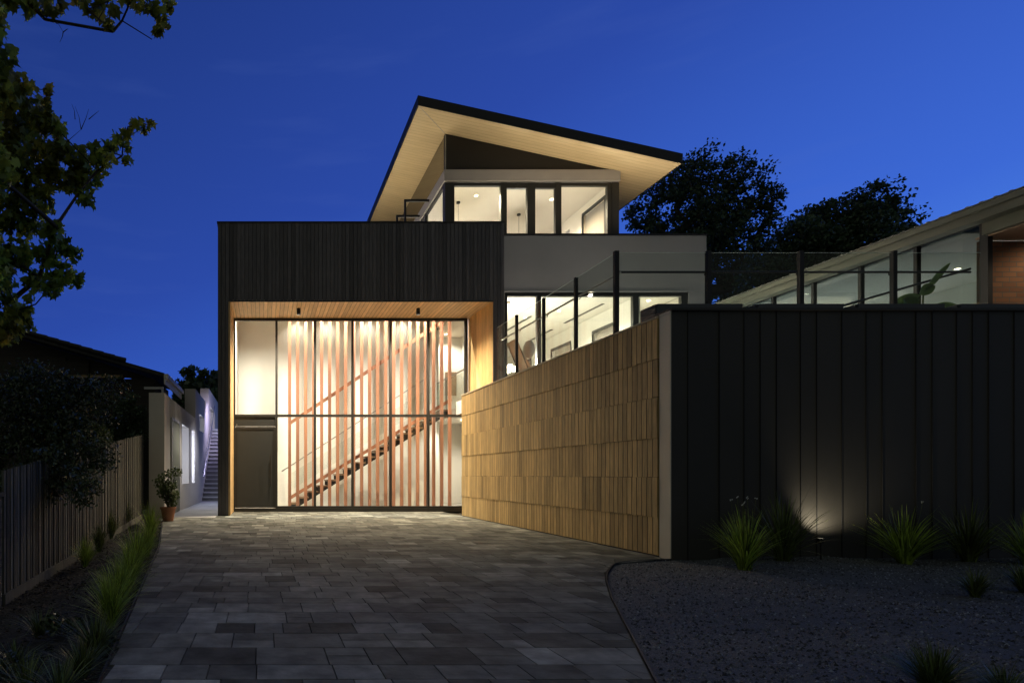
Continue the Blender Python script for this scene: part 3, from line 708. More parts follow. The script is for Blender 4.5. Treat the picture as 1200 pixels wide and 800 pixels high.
ZW = empty('zinc_clad_wall', (9, 7.8, 0), 'tall dark metal clad garden wall with uneven standing seams', 'wall')
seam_px = [806, 843, 872, 891, 910, 938, 957, 986.5, 1015, 1034, 1073.5, 1092.5, 1121, 1139.6, 1158.6, 1188.5, 1215, 1240, 1262, 1300, 1340]
xs_ = [WX] + [PX(p, 7.7) for p in seam_px] + [14.0]
pn = MB(); r = random.Random(2)
for a, b in zip(xs_[:-1], xs_[1:]):
    k = r.uniform(-.0015, .0015)
    pn.hexa([(a+.006, 7.70+k, -.06), (b-.006, 7.70-k, -.06), (b-.006, 7.72, -.06), (a+.006, 7.72, -.06), (a+.006, 7.70+k, 3.10), (b-.006, 7.70-k, 3.10), (b-.006, 7.72, 3.10), (a+.006, 7.72, 3.10)], r.uniform(.88, 1.12))
pn.obj('wall_cladding', M['zinc'], ZW)
MB().box(WX+.002, 14, 7.722, 8.0, -.06, 3.098).obj('wall_core', M['black'], ZW)
sm = MB()
for p in seam_px: x = PX(p, 7.7); sm.box(x-.004, x+.004, 7.692, 7.719, -.06, 3.097)
sm.obj('standing_seam', M['black'], ZW)
MB().box(WX-.01, 14, 7.66, 8.02, 3.101, 3.130).obj('wall_capping', M['zinc'], ZW)
MB().box(WX-.012, WX+.001, 7.69, 7.902, -.05, 3.07).box(WX-.014, WX+.001, 7.688, 7.902, 3.072, 3.10).obj('corner_panel', M['corner'], ZW)

# planter boxes along the top
for i, (a, b, lab) in enumerate(((769.5, 869, 'dark slatted planter box on the wall corner above the cedar boards'), (887.5, 987, 'dark planter box on the metal wall between second and third glass posts'), (1004.6, 1105, 'dark planter box on the metal wall below the paddle shaped leaves'), (1124, 1222, 'dark planter box on the metal wall in front of red bricks'))):
    x0, x1 = PX(a, 8.06), PX(b, 8.06)
    t = empty('planter_box', ((x0+x1)/2, 8.2, 3.13), lab, 'planter', 'planter boxes along the top of the metal wall')
    s = MB(); s.box(x0, x1, 8.04, 8.07, 3.132, 3.285); s.box(x0, x1, 8.38, 8.41, 3.132, 3.285)
    for (z0, z1) in ((3.132, 3.18), (3.186, 3.232), (3.238, 3.285)):
        s.box(x0-.012, x0+.012, 8.072, 8.378, z0, z1); s.box(x1-.012, x1+.012, 8.072, 8.378, z0, z1)
    s.obj('box_side', M['planter'], t)
    MB().box(x0+.013, x1-.013, 8.072, 8.378, 3.14, 3.26).obj('soil', M['soil'], t)

# ================================================================== GLASS BALUSTRADES
BX = 5.25
B1 = empty('glass_balustrade', (BX, 11.5, 3.06), 'frameless glass balustrade running back along the cedar wall top', 'balustrade')
py_ = [(9.15), 10.33, 11.52, 12.75, 13.85]
for y in py_[1:4]: MB().box(BX-.025, BX+.025, y-.025, y+.025, 3.09, 4.36).obj('post', M['black'], B1)
for a, b in zip(py_[:-1], py_[1:]):
    MB().box(BX-.006, BX+.006, a+.04, b-.03, 3.10, 4.35).obj('glass_panel', M['glass_g'], B1); MB().box(BX-.0055, BX+.0055, a+.04, b-.03, 4.3505, 4.354).obj('polished_edge', M['edge'], B1)
h = MB(); h.tube([(BX+.09, 9.2, 4.07), (BX+.09, 13.8, 4.07)], .018, 8)
for y in py_[1:4]: h.tube([(BX+.09, y, 4.05), (BX+.06, y, 4.0), (BX+.02, y, 4.0)], .009, 6)
h.obj('handrail', M['alu'], B1)
B2 = empty('glass_balustrade', (8, 9.15, 3.06), 'glass balustrade with square black posts facing the street behind planter boxes', 'balustrade')
fxp = [722, 830, 938, 1047, 1151.5]
X_ = [PX(p, 9.15) for p in fxp]
for x in X_[:4]: MB().box(x-.03, x+.03, 9.12, 9.18, 3.06, 4.375).obj('post', M['black'], B2)
for a, b in zip(X_[:-1], X_[1:]): MB().box(a+.035, b-.035, 9.143, 9.157, 3.08, 4.35).obj('glass_panel', M['glass_g'], B2); MB().box(a+.035, b-.035, 9.144, 9.156, 4.3505, 4.354).obj('polished_edge', M['edge'], B2)
h = MB(); zr = PZ(317, 9.15); h.tube([(X_[0]+.03, 9.22, zr), (PX(1137, 9.22), 9.22, zr)], .017, 8)
for x in X_[1:4]: h.tube([(x, 9.22, zr-.01), (x-.02, 9.20, zr-.05), (x, 9.17, zr-.05)], .008, 6)
h.obj('handrail', M['black'], B2)
h = MB(); h.tube([(PX(1137, 9.9), 9.9, PZ(315, 9.9)), (PX(985, 9.9), 9.9, PZ(359, 9.9)), (PX(900, 9.9), 9.9, PZ(384, 9.9))], .018, 8)
rebase(h.obj('stair_handrail', M['black'], label='black sloping stair handrail behind the street side glass panels', cat='handrail'))

# lounge chair on the terrace
cx, cy = PX(617, 15.4), 15.4
ch = empty('lounge_chair', (cx, cy, 3.06), 'tan sling lounge chair with round cream cushion behind the glass', 'chair')
f_ = MB()
for dy in (-.28, .28):
    f_.tube([(-.42, dy, .0), (.15, dy, .62), (.28, dy, .02)], .012, 6); f_.tube([(-.36, dy, 1.32), (.0, dy, .40), (.42, dy, .0)], .012, 6)
f_.tube([(-.36,-.28,1.32), (-.36,.28,1.32)], .012, 6)
f_.obj('frame', M['black'], ch, local=True)
s = MB(); pr = [(-.38, 1.34), (-.28, 1.12), (-.14, .86), (.02, .62), (.2, .50), (.42, .48), (.58, .52)]
for (x0, z0), (x1, z1) in zip(pr[:-1], pr[1:]):
    s.hexa([(x0,-.3,z0-.03), (x1,-.3,z1-.03), (x1,.3,z1-.03), (x0,.3,z0-.03), (x0,-.3,z0), (x1,-.3,z1), (x1,.3,z1), (x0,.3,z0)])
s.obj('sling_seat', M['fabric'], ch, local=True)
c = MB(); c.lathe((0,0,0), [(0,-.22), (.12,-.2), (.2,-.1), (.22,0), (.2,.1), (.12,.2), (0,.22)], 16)
c.v = [(x*.55 + .06, y, z + 1.12) for x, y, z in c.v]; c.obj('cushion', M['cushion'], ch, smooth=True, local=True)

# glowing globe lamp in the living room
gl = empty('globe_lamp', (PX(594, 18.2), 18.2, 3.09), 'bright globe cluster lamp shining at the left of the living room', 'lamp')
b = MB(); b.tube([(0,0,0), (0,0,1.0)], .015, 8); b.lathe((0,0,0), [(.16,0), (.16,.02), (0,.025)], 20); b.obj('stand', M['black'], gl, local=True)
for (a, q, z) in ((-.14, 0, 1.12), (.12, .06, 1.16), (.0, -.08, 1.03), (.22,-.03,1.08)):
    c = MB(); c.lathe((a, q, z), [(.001,-.085), (.05,-.068), (.08,-.03), (.085,0), (.08,.03), (.05,.068), (.001,.085)], 14); c.obj('globe', M['bulb'], gl, smooth=True, local=True)
b = MB()
for (a, q, z) in ((-.14, 0, 1.04), (.12, .06, 1.08), (.22,-.03,1.0)): b.tube([(0,0,.95), (a,q,z)], .008, 6)
b.obj('lamp_arm', M['black'], gl, local=True)
lamp('POINT', (PX(594, 18.2), 18.0, 4.3), 420, NEUT, gl, size=.12)

# ================================================================== GLAZED WING ON THE RIGHT
GW = empty('glazed_wing', (13.5, 12, 3.06), 'low glazed wing with olive grey eaves and red brick end behind the terrace', 'house')
FX = 11.7
rfw = MB()
Ye0, Ye1 = 6.6, 16.2
nr = 48
for i in range(nr):     # ribbed roof sheet
    y0 = Ye0+(Ye1-Ye0)*i/nr; dy = (Ye1-Ye0)/nr
    rfw.hexa([(FX-.06, y0, 5.455), (19, y0, 6.0), (19, y0+dy*.8, 6.0), (FX-.06, y0+dy*.8, 5.455), (FX-.06, y0, 5.468), (19, y0, 6.02), (19, y0+dy*.8, 6.02), (FX-.06, y0+dy*.8, 5.468)])
    if i % 1 == 0: rfw.hexa([(FX-.06, y0+dy*.8, 5.455), (19, y0+dy*.8, 6.0), (19, y0+dy, 6.0), (FX-.06, y0+dy, 5.455), (FX-.06, y0+dy*.8, 5.482), (19, y0+dy*.8, 6.034), (19, y0+dy, 6.034), (FX-.06, y0+dy, 5.482)])
rfw.obj('ribbed_roof', M['roofmetal'], GW)
gt = MB(); gt.box(FX-.04, FX+.0, Ye0, Ye1, 5.35, 5.452); gt.box(FX+.001, FX+.03, Ye0, Ye1, 5.21, 5.44)
gt.box(FX+.031, FX+.22, Ye0, Ye1, 5.215, 5.24)
gt.obj('eaves_fascia', M['fascia'], GW)
MB().box(FX+.222, FX+.30, Ye0, 10.2, 5.02, 5.30).obj('porch_beam', M['fascia'], GW)
MB().box(FX+.301, 19, Ye0, 10.36, 5.0, 5.03).obj('porch_soffit', mat('porch_lining', (.34,.24,.17), .7, tint=False), GW)
MB().box(12.09, 19, 10.38, 10.42, 3.06, 4.99).obj('brick_wall', M['brick'], GW)
mu = [PX(p, 720*12/(p-309)*1.0) for p in ()]
ml = MB(); ymul = [10.26, 11.32, 12.38, 13.44, 14.5, 15.56, 16.15]
for i, y in enumerate(ymul): ml.box(12.0, 12.08, y-.03 if i else y-.08, y+.03 if i else y+.04, 3.06, 5.30)
ml.box(12.01, 12.07, 10.3, 16.15, 5.24, 5.30); ml.box(12.01, 12.07, 10.3, 16.15, 3.06, 3.16)
mlo = ml.obj('mullion_frame', M['black'], GW)
for a, b in zip(ymul[:-1], ymul[1:]): MB().box(12.035, 12.047, a+.03, b-.03, 3.16, 5.24).obj('window_pane', M['wingglass'], mlo)
w = MB(); w.box(15.4, 15.5, 10.6, 16.9, 3.06, 5.3); w.box(12.1, 15.4, 16.85, 16.95, 3.06, 5.3)
w.obj('inner_wall', M['white'], GW); MB().box(12.09, 15.4, 10.61, 16.9, 5.21, 5.235).obj('inner_ceiling', M['white'], GW)
MB().box(14.6, 15.38, 11.5, 16.0, 3.07, 3.9).obj('low_cupboard', M['cream'], GW)
downlight(14.2, 15.2, 5.205, 170, (.86,.93,1), 150, 'small dim downlight inside the glazed wing', 'lamps in the glazed wing')
downlight(14.0, 12.4, 5.205, 70, (.86,.93,1), 150, 'faint downlight near the brick end of the glazed wing', 'lamps in the glazed wing')
downlight(13.2, 9.6, 4.998, 26, WARM, 150, 'downlight in the porch soffit before the red brick wall', 'lamps in the porch', aim=(13.4, 10.3, 3))
# paddle leaved plant by the glass
pl = empty('paddle_leaf_plant', (PX(1080, 9.6), 9.6, 3.06), 'potted plant with large paddle shaped green leaves behind the glass', 'plant')
MB().lathe((0,0,0), [(0,0),(.14,0),(.18,.3),(.16,.3),(.15,.27),(0,.27)], 18).obj('pot', M['black'], pl, local=True)
lv = MB(); st = MB()
def paddle(base, tip, w, droop, n=8):
    base = Vector(base); tip = Vector(tip); d = tip-base; side = d.cross(Vector((0,1,0.3))).normalized()
    rows_ = []
    for i in range(n+1):
        t = i/n; c_ = base + d*t + Vector((0,0,-droop*t*t)); ww = w*math.sin(math.pi*min(1, t*.92+.06))**.7
        rows_.append((c_ - side*ww + Vector((0,-.03,0)), c_, c_ + side*ww + Vector((0,-.03,0))))
    k = len(lv.v)
    for rr_ in rows_: lv.v.extend([tuple(q) for q in rr_])
    for i in range(n):
        for j in (0, 1): lv.f.append((k+i*3+j, k+i*3+j+1, k+i*3+j+4, k+i*3+j+3)); lv.t.append(1)
for (a, z0, b, z1, wd) in ((-.05,.75,-.62,.62,.11), (-.04,.8,.12,.98,.10), (.03,.85,.36,1.32,.055), (-.1,.6,-.35,.78,.09), (.1,.55,.5,.62,.1)):
    st.tube([(0,0,.27), (a*.5,0,(z0+.27)/2), (a,0,z0)], .012, 6); paddle((a,0,z0), (b,-.05,z1), wd, .05)
lv.obj('leaf', mat('paddle_leaf', (.09,.16,.05), .4, tint=False, trans=.3), pl, local=True, smooth=True); st.obj('stem', M['leaf_green'], pl, local=True)

# ================================================================== SIDE PASSAGE
AX = -2.45
AW = empty('passage_wall', (AX-.2, 20, 0), 'stepped pale rendered wall with glowing openings along the side passage', 'wall')
plaster = mat('warm_white_render', (0.52, 0.48, 0.42), .85, var=.06, nscale=1.2, bump=.1, bscale=50, tint=False)
aw = MB(); T = 0.38
def seg(y0, y1, zt, ops):    # ops: (ya, yb, z0, z1)
    y = y0
    for (ya, yb, z0, z1) in ops:
        aw.box(AX-T, AX, y, ya, 0, zt)
        if z0 > 0: aw.box(AX-T, AX, ya, yb, 0, z0)
        aw.box(AX-T, AX, ya, yb, z1, zt); y = yb
    aw.box(AX-T, AX, y, y1, 0, zt)
seg(15.15, 22.05, 3.07, [(18.4, 20.1, .77, 2.57), (20.95, 21.75, .77, 2.57)])
seg(22.05, 27.4, 4.13, [(23.5, 25.3, 2.75, 3.37)])
seg(27.4, 33, 4.9, [(28.2, 30.6, 3.3, 4.15)])
aw.obj('rendered_wall', plaster, AW)
for (ya, yb, z0, z1) in ((18.4, 20.1, .77, 2.57), (20.95, 21.75, .77, 2.57), (23.5, 25.3, 2.75, 3.37), (28.2, 30.6, 3.3, 4.15)):
    ob = MB(); ob.box(AX-T-.03, AX-T-.002, ya-.1, yb+.1, z0-.1, z1+.1); o = ob.obj('opening_back', M['white'], AW)
    st_ = MB().box(AX-.30, AX-.08, ya+.002, ya+.014, z0+.04, z1-.04).obj('led_strip', M['led_back'], AW)
    l_ = lamp('AREA', (AX-.19, ya+.03, (z0+z1)/2), 13*(z1-z0), (.66,.74,1.0), AW, size=.2, size_y=(z1-z0-.1), name='led_light'); l_.rotation_euler = (math.radians(90), 0, math.radians(180)); l_.rotation_euler = Vector((0, 1, 0)).to_track_quat('-Z', 'Z').to_euler()
dd = MB(); dd.box(AX+.0, AX+.03, 16.2, 17.6, 0.02, 2.5); dd.obj('side_gate_panel', M['fascia'], AW)
d2 = MB(); d2.box(AX+.001, AX+.05, 16.12, 16.2, 0.02, 2.56); d2.box(AX+.001, AX+.05, 17.6, 17.68, .02, 2.56); d2.box(AX+.001, AX+.05, 16.2, 17.6, 2.5, 2.56); d2.obj('side_gate_frame', M['alu'], AW)
cs = empty('concrete_stairs', (-1.8, 24.4, 0), 'concrete stair lit violet blue rising at the end of the side passage', 'stairs')
s = MB()
for i in range(18):
    y0 = 24.4+.28*i; z1 = .178*(i+1)
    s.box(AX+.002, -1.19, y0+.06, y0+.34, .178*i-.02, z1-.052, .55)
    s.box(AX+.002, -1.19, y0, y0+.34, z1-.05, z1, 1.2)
s.obj('steps', mat('stair_concrete', (.36,.36,.37), .8, var=.1), cs)
h = MB(); h.tube([(AX+.10, 24.0, .95), (AX+.10, 29.6, 4.35)], .025, 8)
for yv in (24.4, 25.8, 27.2, 28.6): h.tube([(AX+.1, yv, .95+(yv-24)*.607), (AX+.01, yv, .90+(yv-24)*.607)], .012, 6)
h.obj('handrail', M['steel'], cs)
MB().box(AX, 0, 29.45, 40, 0, 3.19).obj('stair_landing', M['concrete'], cs)

for yv, zz_, en, cc_, lb_ in ((17.4, 2.5, 36, NEUT, 'passage mouth'), (21.6, 2.7, 34, (.72,.76,1.0), 'middle of the passage'), (26.0, 4.2, 110, (.62,.57,1.0), 'violet lit stair')):
    wl_ = empty('added_bulkhead_light', (-1.19, yv, zz_), 'small added bulkhead light on the house flank over the ' + lb_, 'added wall light', 'added bulkhead lights along the passage')  # added lights, put in to brighten the passage wall and stair
    MB().box(-.05, 0, -.12, .12, -.05, .05).obj('housing', M['black'], wl_, local=True)
    MB().box(-.056, -.051, -.10, .10, -.035, .035).obj('lens', M['bulb'], wl_, local=True)
    lamp('SPOT', (-1.27, yv, zz_), en*4, cc_, wl_, size=.1, spot=165, blend=.9, aim=(AX+.6, yv, zz_-2) if yv < 25 else (-1.7, 28.0, 1.5))
# potted shrub at the passage mouth
def leaf_cloud(name, centers, radii, n_each, size, m, parent=None, shape='oval', squash=0.8, local=False, rng=RNG, hang=0.0, tlo=.5, thi=1.5):
    """many small folded leaf faces scattered round each centre"""
    C_ = np.repeat(np.array(centers, dtype=float), n_each, axis=0); R_ = np.repeat(np.array(radii, dtype=float), n_each)
    n = len(C_); d = rng.normal(size=(n, 3)); d /= np.linalg.norm(d, axis=1, keepdims=True)
    rad = rng.uniform(0.15, 1.0, n)**0.6
    p = C_ + d*(R_*rad)[:, None]*np.array([1, 1, squash])
    a = rng.normal(size=(n, 3)); a[:, 2] -= hang; a /= np.linalg.norm(a, axis=1, keepdims=True)
    b = rng.normal(size=(n, 3)); b -= a*np.sum(a*b, 1, keepdims=True); b /= np.linalg.norm(b, axis=1, keepdims=True)
    c = np.cross(a, b)
    s = size*rng.uniform(.6, 1.25, n)
    if shape == 'maple':
        pts2 = [(0,-.1),(.25,-.15),(.5,0),(.32,.18),(.62,.55),(.28,.48),(.2,.62),(0,1.0),(-.2,.62),(-.28,.48),(-.62,.55),(-.32,.18),(-.5,0),(-.25,-.15)]
    elif shape == 'oval': pts2 = [(0,0),(.22,.3),(.2,.65),(0,1),(-.2,.65),(-.22,.3)]
    elif shape == 'oval2': pts2 = [(0,0),(.30,.35),(.22,.75),(0,1.05),(-.24,.7),(-.32,.3)]
    elif shape == 'clump': pts2 = [(0,0),(.5,.1),(.3,.4),(.7,.7),(.2,.7),(0,1.1),(-.3,.6),(-.75,.5),(-.35,.3),(-.5,-.1)]
    else: pts2 = [(0,0),(.09,.5),(0,1),(-.09,.5)]
    k = len(pts2); V = np.zeros((n, k, 3))
    for i, (u, v) in enumerate(pts2):
        V[:, i] = p + b*(u*s)[:, None] + a*((v-.4)*s)[:, None] + c*((abs(u)*.35 - (v-.5)**2*.25)*s)[:, None]
    F_ = np.arange(n*k).reshape(n, k)
    return np_mesh(name, V.reshape(-1, 3), F_, k, m, rng.uniform(tlo, thi, n), parent, local)

pp_ = empty('potted_shrub', (PX(197, 13.95), 13.95, 0), 'bushy olive shrub in a terracotta pot at the passage mouth', 'potted plant')
MB().lathe((0,0,0), [(0,0.003),(.12,.003),(.165,.27),(.185,.27),(.185,.32),(.16,.32),(.15,.28),(0,.28)], 24).obj('pot', M['terracotta'], pp_, local=True, smooth=False)
st = MB(); cc = []
for i in range(9):
    a = i*.7; x, y_, z = .26*math.cos(a)*(.5+.06*i), .26*math.sin(a)*(.5+.06*i), .55+.07*i
    st.tube([(0,0,.28), (x*.4, y_*.4, z*.6), (x, y_, z)], [.012,.009,.005], 5); cc.append((x, y_, z)); cc.append((x*.5, y_*.5, z*.75))
st.obj('stem', M['bark'], pp_, local=True)
leaf_cloud('foliage', cc, [.16]*len(cc), 70, .075, M['leaf_green'], pp_, local=True)

# ================================================================== FENCE, PIER, NEIGHBOUR
FN = empty('paling_fence', (-2.98, 11, -.2), 'weathered timber paling fence beside the planted bed', 'fence')
pf = MB(); r = random.Random(8); y = 7.03
def ztop(y): return 2.04 - (15.1-y)*0.1152
while y < 15.12:
    w = .096; pf.box(-3.0-r.uniform(0,.006), -2.98+r.uniform(0,.006), y+.009, y+w-.009, zf(y)+.10, ztop(y)+r.uniform(-.012,.012), r.choice([.4,.6,.8,1,1.1,1.4,1.9])*r.uniform(.85,1.15)); y += w+.004
    if int(y*10) % 2: pf.box(-2.979, -2.965, y-.03, y+.02, zf(y)+.10, ztop(y)-.01, r.uniform(.5, 1.2))
pf.obj('palings', M['fence'], FN)
kb = MB()
for i in range(4):
    a = 7.03+i*2.025; b = a+2.02; kb.hexa([(-3.0,a,zf(a)-.1),(-2.955,a,zf(a)-.1),(-2.955,b,zf(b)-.1),(-3.0,b,zf(b)-.1),(-3.0,a,zf(a)+.095),(-2.955,a,zf(a)+.095),(-2.955,b,zf(b)+.095),(-3.0,b,zf(b)+.095)], r.uniform(.9,1.3))
kb.obj('plinth_board', M['fence'], FN)
ra = MB()
for o_ in (.3, 1.0, 1.7): ra.hexa([(-3.06,7.45,ztop(7.45)-o_*.75-.1),(-3.007,7.45,ztop(7.45)-o_*.75-.1),(-3.007,15.1,ztop(15.1)-o_-.1),(-3.06,15.1,ztop(15.1)-o_-.1),(-3.06,7.45,ztop(7.45)-o_*.75),(-3.007,7.45,ztop(7.45)-o_*.75),(-3.007,15.1,ztop(15.1)-o_),(-3.06,15.1,ztop(15.1)-o_)])
ra.obj('fence_rail', M['fence'], FN)
for yv in (7.6, 10.0, 12.4, 14.8): MB().box(-3.17, -3.062, yv, yv+.1, zf(yv)-.2, ztop(yv)-.1).obj('fence_post', M['fence'], FN)

PR = empty('brick_pier', (-3.2, 6.95, -.4), 'pale brick pier at the street end of the paling fence', 'pier')
MB().box(-3.45, -2.98, 6.65, 7.0, -.45, .80).obj('brickwork', M['pierbrick'], PR)
MB().box(-3.48, -2.96, 6.63, 7.02, .802, .85).obj('pier_cap', M['pierbrick'], PR)

NH = empty('neighbour_house', (-8, 20, 0), 'dark low neighbouring house with tiled gable roof behind the fence', 'house')
def nz(x): return 4.03 + (-2.92 - x)*0.285
rt_ = MB(); xr = -9.5
rt_.hexa([(xr, 18, nz(xr)-.12), (-2.92, 18, nz(-2.92)-.12), (-2.92, 21.4, nz(-2.92)-.12), (xr, 21.4, nz(xr)-.12), (xr, 18, nz(xr)), (-2.92, 18, nz(-2.92)), (-2.92, 21.4, nz(-2.92)), (xr, 21.4, nz(xr))])
rt_.hexa([(-16, 18, nz(-3)-.12), (xr-.002, 18, nz(xr)-.12), (xr-.002, 21.4, nz(xr)-.12), (-16, 21.4, nz(-3)-.12), (-16, 18, nz(-3)), (xr-.002, 18, nz(xr)), (xr-.002, 21.4, nz(xr)), (-16, 21.4, nz(-3))])
rfo = rt_.obj('tiled_roof', M['tile'], NH)
rc = MB()
for i in range(30):
    x = -4.4-i*.33
    rc.tube([(x, 17.99, nz(x)+.03) if x > xr else (x, 17.99, nz(2*xr-x)+.03), (x+.36, 17.99, nz(x+.36)+.05) if x+.36 > xr else (x+.36, 17.99, nz(2*xr-x-.36)+.05)], .07, 8)
rc.obj('verge_tile', M['tile'], rfo)
MB().box(-2.92, -2.80, 17.98, 21.6, 3.88, 4.0).box(-2.919, -2.88, 17.981, 21.59, 3.70, 3.878).obj('gutter', M['corner'], NH)
MB().box(-3.5, -2.93, 17.97, 18.0, 3.55, 3.62).box(-2.99,-2.93,17.96,17.99,3.1,3.548).obj('eave_bracket', M['alu'], NH)
wl = MB(); wl.box(-15, -6.0, 18.6, 18.8, 0, 4.6); wl.box(-5.3+.0, -3.3, 18.6, 18.8, 0, 3.95); wl.box(-6.0, -5.3, 18.6, 18.8, 3.9, 4.5); wl.box(-6.0, -5.3, 18.6, 18.8, 0, 2.3); wl.box(-3.5, -3.3, 18.81, 21.3, 0, 3.95)
wl.add([(-15,18.7,4.59),(-9.5,18.7,nz(-9.5)-.13),(-6.0,18.7,nz(-6)-.13),(-5.2,18.7,nz(-5.2)-.13),(-3.3,18.7,3.94),(-15,18.71,4.59)], [(0,4,3,2,1)])
wl.obj('weatherboard_wall', M['darkwall'], NH)
nf = MB(); nf.box(-6.0, -5.94, 18.55, 18.7, 2.3, 3.9); nf.box(-5.36, -5.3, 18.55, 18.7, 2.3, 3.9); nf.box(-5.94, -5.36, 18.55, 18.7, 3.84, 3.9); nf.box(-5.67, -5.63, 18.56, 18.7, 2.3, 3.84); nf.box(-6.05, -4.2, 18.2, 18.54, 3.92, 4.0)
nfo = nf.obj('window_frame', mat('oiled_window_frame', (.25,.17,.07), .6, tint=False), NH)
MB().box(-5.94, -5.36, 18.64, 18.66, 2.3, 3.84).obj('window_pane', M['darkglass'], nfo)

# ================================================================== GARDEN SPOTLIGHT
gs = empty('garden_spotlight', (PX(962, 7.46), 7.46, 0.02), 'small black garden uplight below the glowing patch of metal wall', 'spotlight')
MB().tube([(0,0,-.05), (0,0,.20)], .01, 8).lathe((0,0,.20), [(0,0),(.035,0),(.035,.06),(.03,.06),(.03,.045),(0,.045)], 14).obj('spotlight_body', M['black'], gs, local=True)
MB().lathe((0,0,.247), [(0,0),(.029,0)], 14).obj('lens', M['bulb'], gs, local=True)
lamp('SPOT', (PX(966, 7.46), 7.48, .29), 36, (1.0,.87,.62), gs, size=.03, spot=115, blend=.8, aim=(PX(978,7.7), 7.72, .95))

# ================================================================== GRASSES
def tuft(name, loc, n, h, spread, w, m, label, cat, group, seed, lean=(0,0), flowers=0):
    rg = np.random.default_rng(seed)
    seg_ = 5; V = np.zeros((n, (seg_+1)*2, 3)); wob = rg.normal(size=(n, 2))*.10*h; kink = np.where(rg.random(n) < .15, rg.uniform(.3, .8, n), 0)
    ang = rg.uniform(0, 2*np.pi, n); out = rg.uniform(.02, 1, n)**1.0*spread*np.where(rg.random(n) < .12, 1.5, 1.0); hh = h*rg.uniform(.55, 1.0, n)*(1-.25*(out/spread))
    b0 = np.stack([np.cos(ang), np.sin(ang)], 1)*rg.uniform(0, .35, (n,1))*spread*.35
    for i in range(seg_+1):
        t = i/seg_; ww = w*(1-t)**.6*rg.uniform(.9, 1.1, n)+.0004
        cx_ = b0[:,0] + np.cos(ang)*out*t**1.5 + lean[0]*t*t*h; cy_ = b0[:,1] + np.sin(ang)*out*t**1.5 + lean[1]*t*t*h
        z = hh*(t - .18*(out/spread)*t**3 - kink*max(0, t-.55)*1.3); cx_ = cx_ + wob[:,0]*t*t; cy_ = cy_ + wob[:,1]*t*t
        tx = -np.sin(ang); ty = np.cos(ang)
        V[:, i*2] = np.stack([cx_-tx*ww, cy_-ty*ww, z], 1); V[:, i*2+1] = np.stack([cx_+tx*ww, cy_+ty*ww, z], 1)
    F_ = []
    base = (np.arange(n)*(seg_+1)*2)[:, None]
    q = np.concatenate([base + np.array([2*i, 2*i+1, 2*i+3, 2*i+2]) for i in range(seg_)], 0)
    tn = np.tile(rg.choice([.35,.6,.8,1,1.15,1.4,2.1], n), seg_)
    if flowers:
        t_ = empty(name, loc, label, cat, group)
        np_mesh('foliage', V.reshape(-1,3), q, 4, m, tn, t_, local=True)
        fl = MB(); sk = MB()
        for k in range(flowers):
            a = rg.uniform(-.5, .5)*spread; zz = h*rg.uniform(.90, 1.02); sk.tube([(a*.3, 0, .05), (a*.8, -.03, zz*.7), (a, -.045, zz)], .0016, 4)
            for kk in range(4):
                fx_, fz_ = a+rg.uniform(-.015,.015), zz+rg.uniform(-.02,.01); fl.add([(fx_-.008,-.05,fz_),(fx_+.008,-.04,fz_+.003),(fx_+.004,-.05,fz_+.012),(fx_-.005,-.04,fz_+.01)], [(0,1,2,3)])
        fl.obj('flower', M['flower'], t_, local=True); sk.obj('flower_stalk', M['grass_dark'], t_, local=True); return t_
    o = np_mesh(name, V.reshape(-1,3), q, 4, m, tn); o.location = loc
    return tag(o, label, cat, group)
# strap leaved clumps on the gravel
def gz(x, y): return grav(x, y) - .01
def clump(px, py, hpx, n, spr, w, m, label, seed, flowers=0, grp='strap leaved clumps in the gravel garden', d=None):
    d = d or EYE*720/(py-556) ; x = PX(px, d); return tuft('strap_leaf_clump', (x, d, gz(x, d)), n, hpx*d/720, spr, w, m, label, 'plant', grp, seed, flowers=flowers)
clump(872, 668, 84, 260, .46, .0085, M['grass'], 'pale green strap clump with tiny white flowers at the wall corner', 1, 6)
clump(1060, 660, 76, 260, .50, .0085, M['grass'], 'green strap clump with one white bud, just past the glowing patch of wall', 2, 1)
clump(918, 655, 98, 170, .62, .009, M['grass_dark'], 'dark flax like clump silhouetted against the glow on the metal wall', 3, d=7.35)
clump(1135, 650, 84, 150, .6, .008, M['grass_dark'], 'almost black strap clump close against the metal wall seams', 4, d=7.4)
clump(1143, 699, 44, 240, .22, .004, M['grass_dark'], 'low fine rounded clump alone on the open gravel', 5)
clump(1200, 694, 46, 200, .24, .004, M['grass_dark'], 'fine low clump cut by the frame beside the rounded clump', 6)
clump(1208, 655, 74, 300, .5, .006, M['grass'], 'green strap clump at the far end of the wall by the frame edge', 7, d=7.2)
clump(1095, 812, 70, 500, .26, .003, M['grass_dark'], 'soft feathery clump nearest the camera on the gravel', 8)
clump(1178, 822, 50, 300, .2, .003, M['grass_dark'], 'second soft feathery clump in the gravel corner foreground', 9)
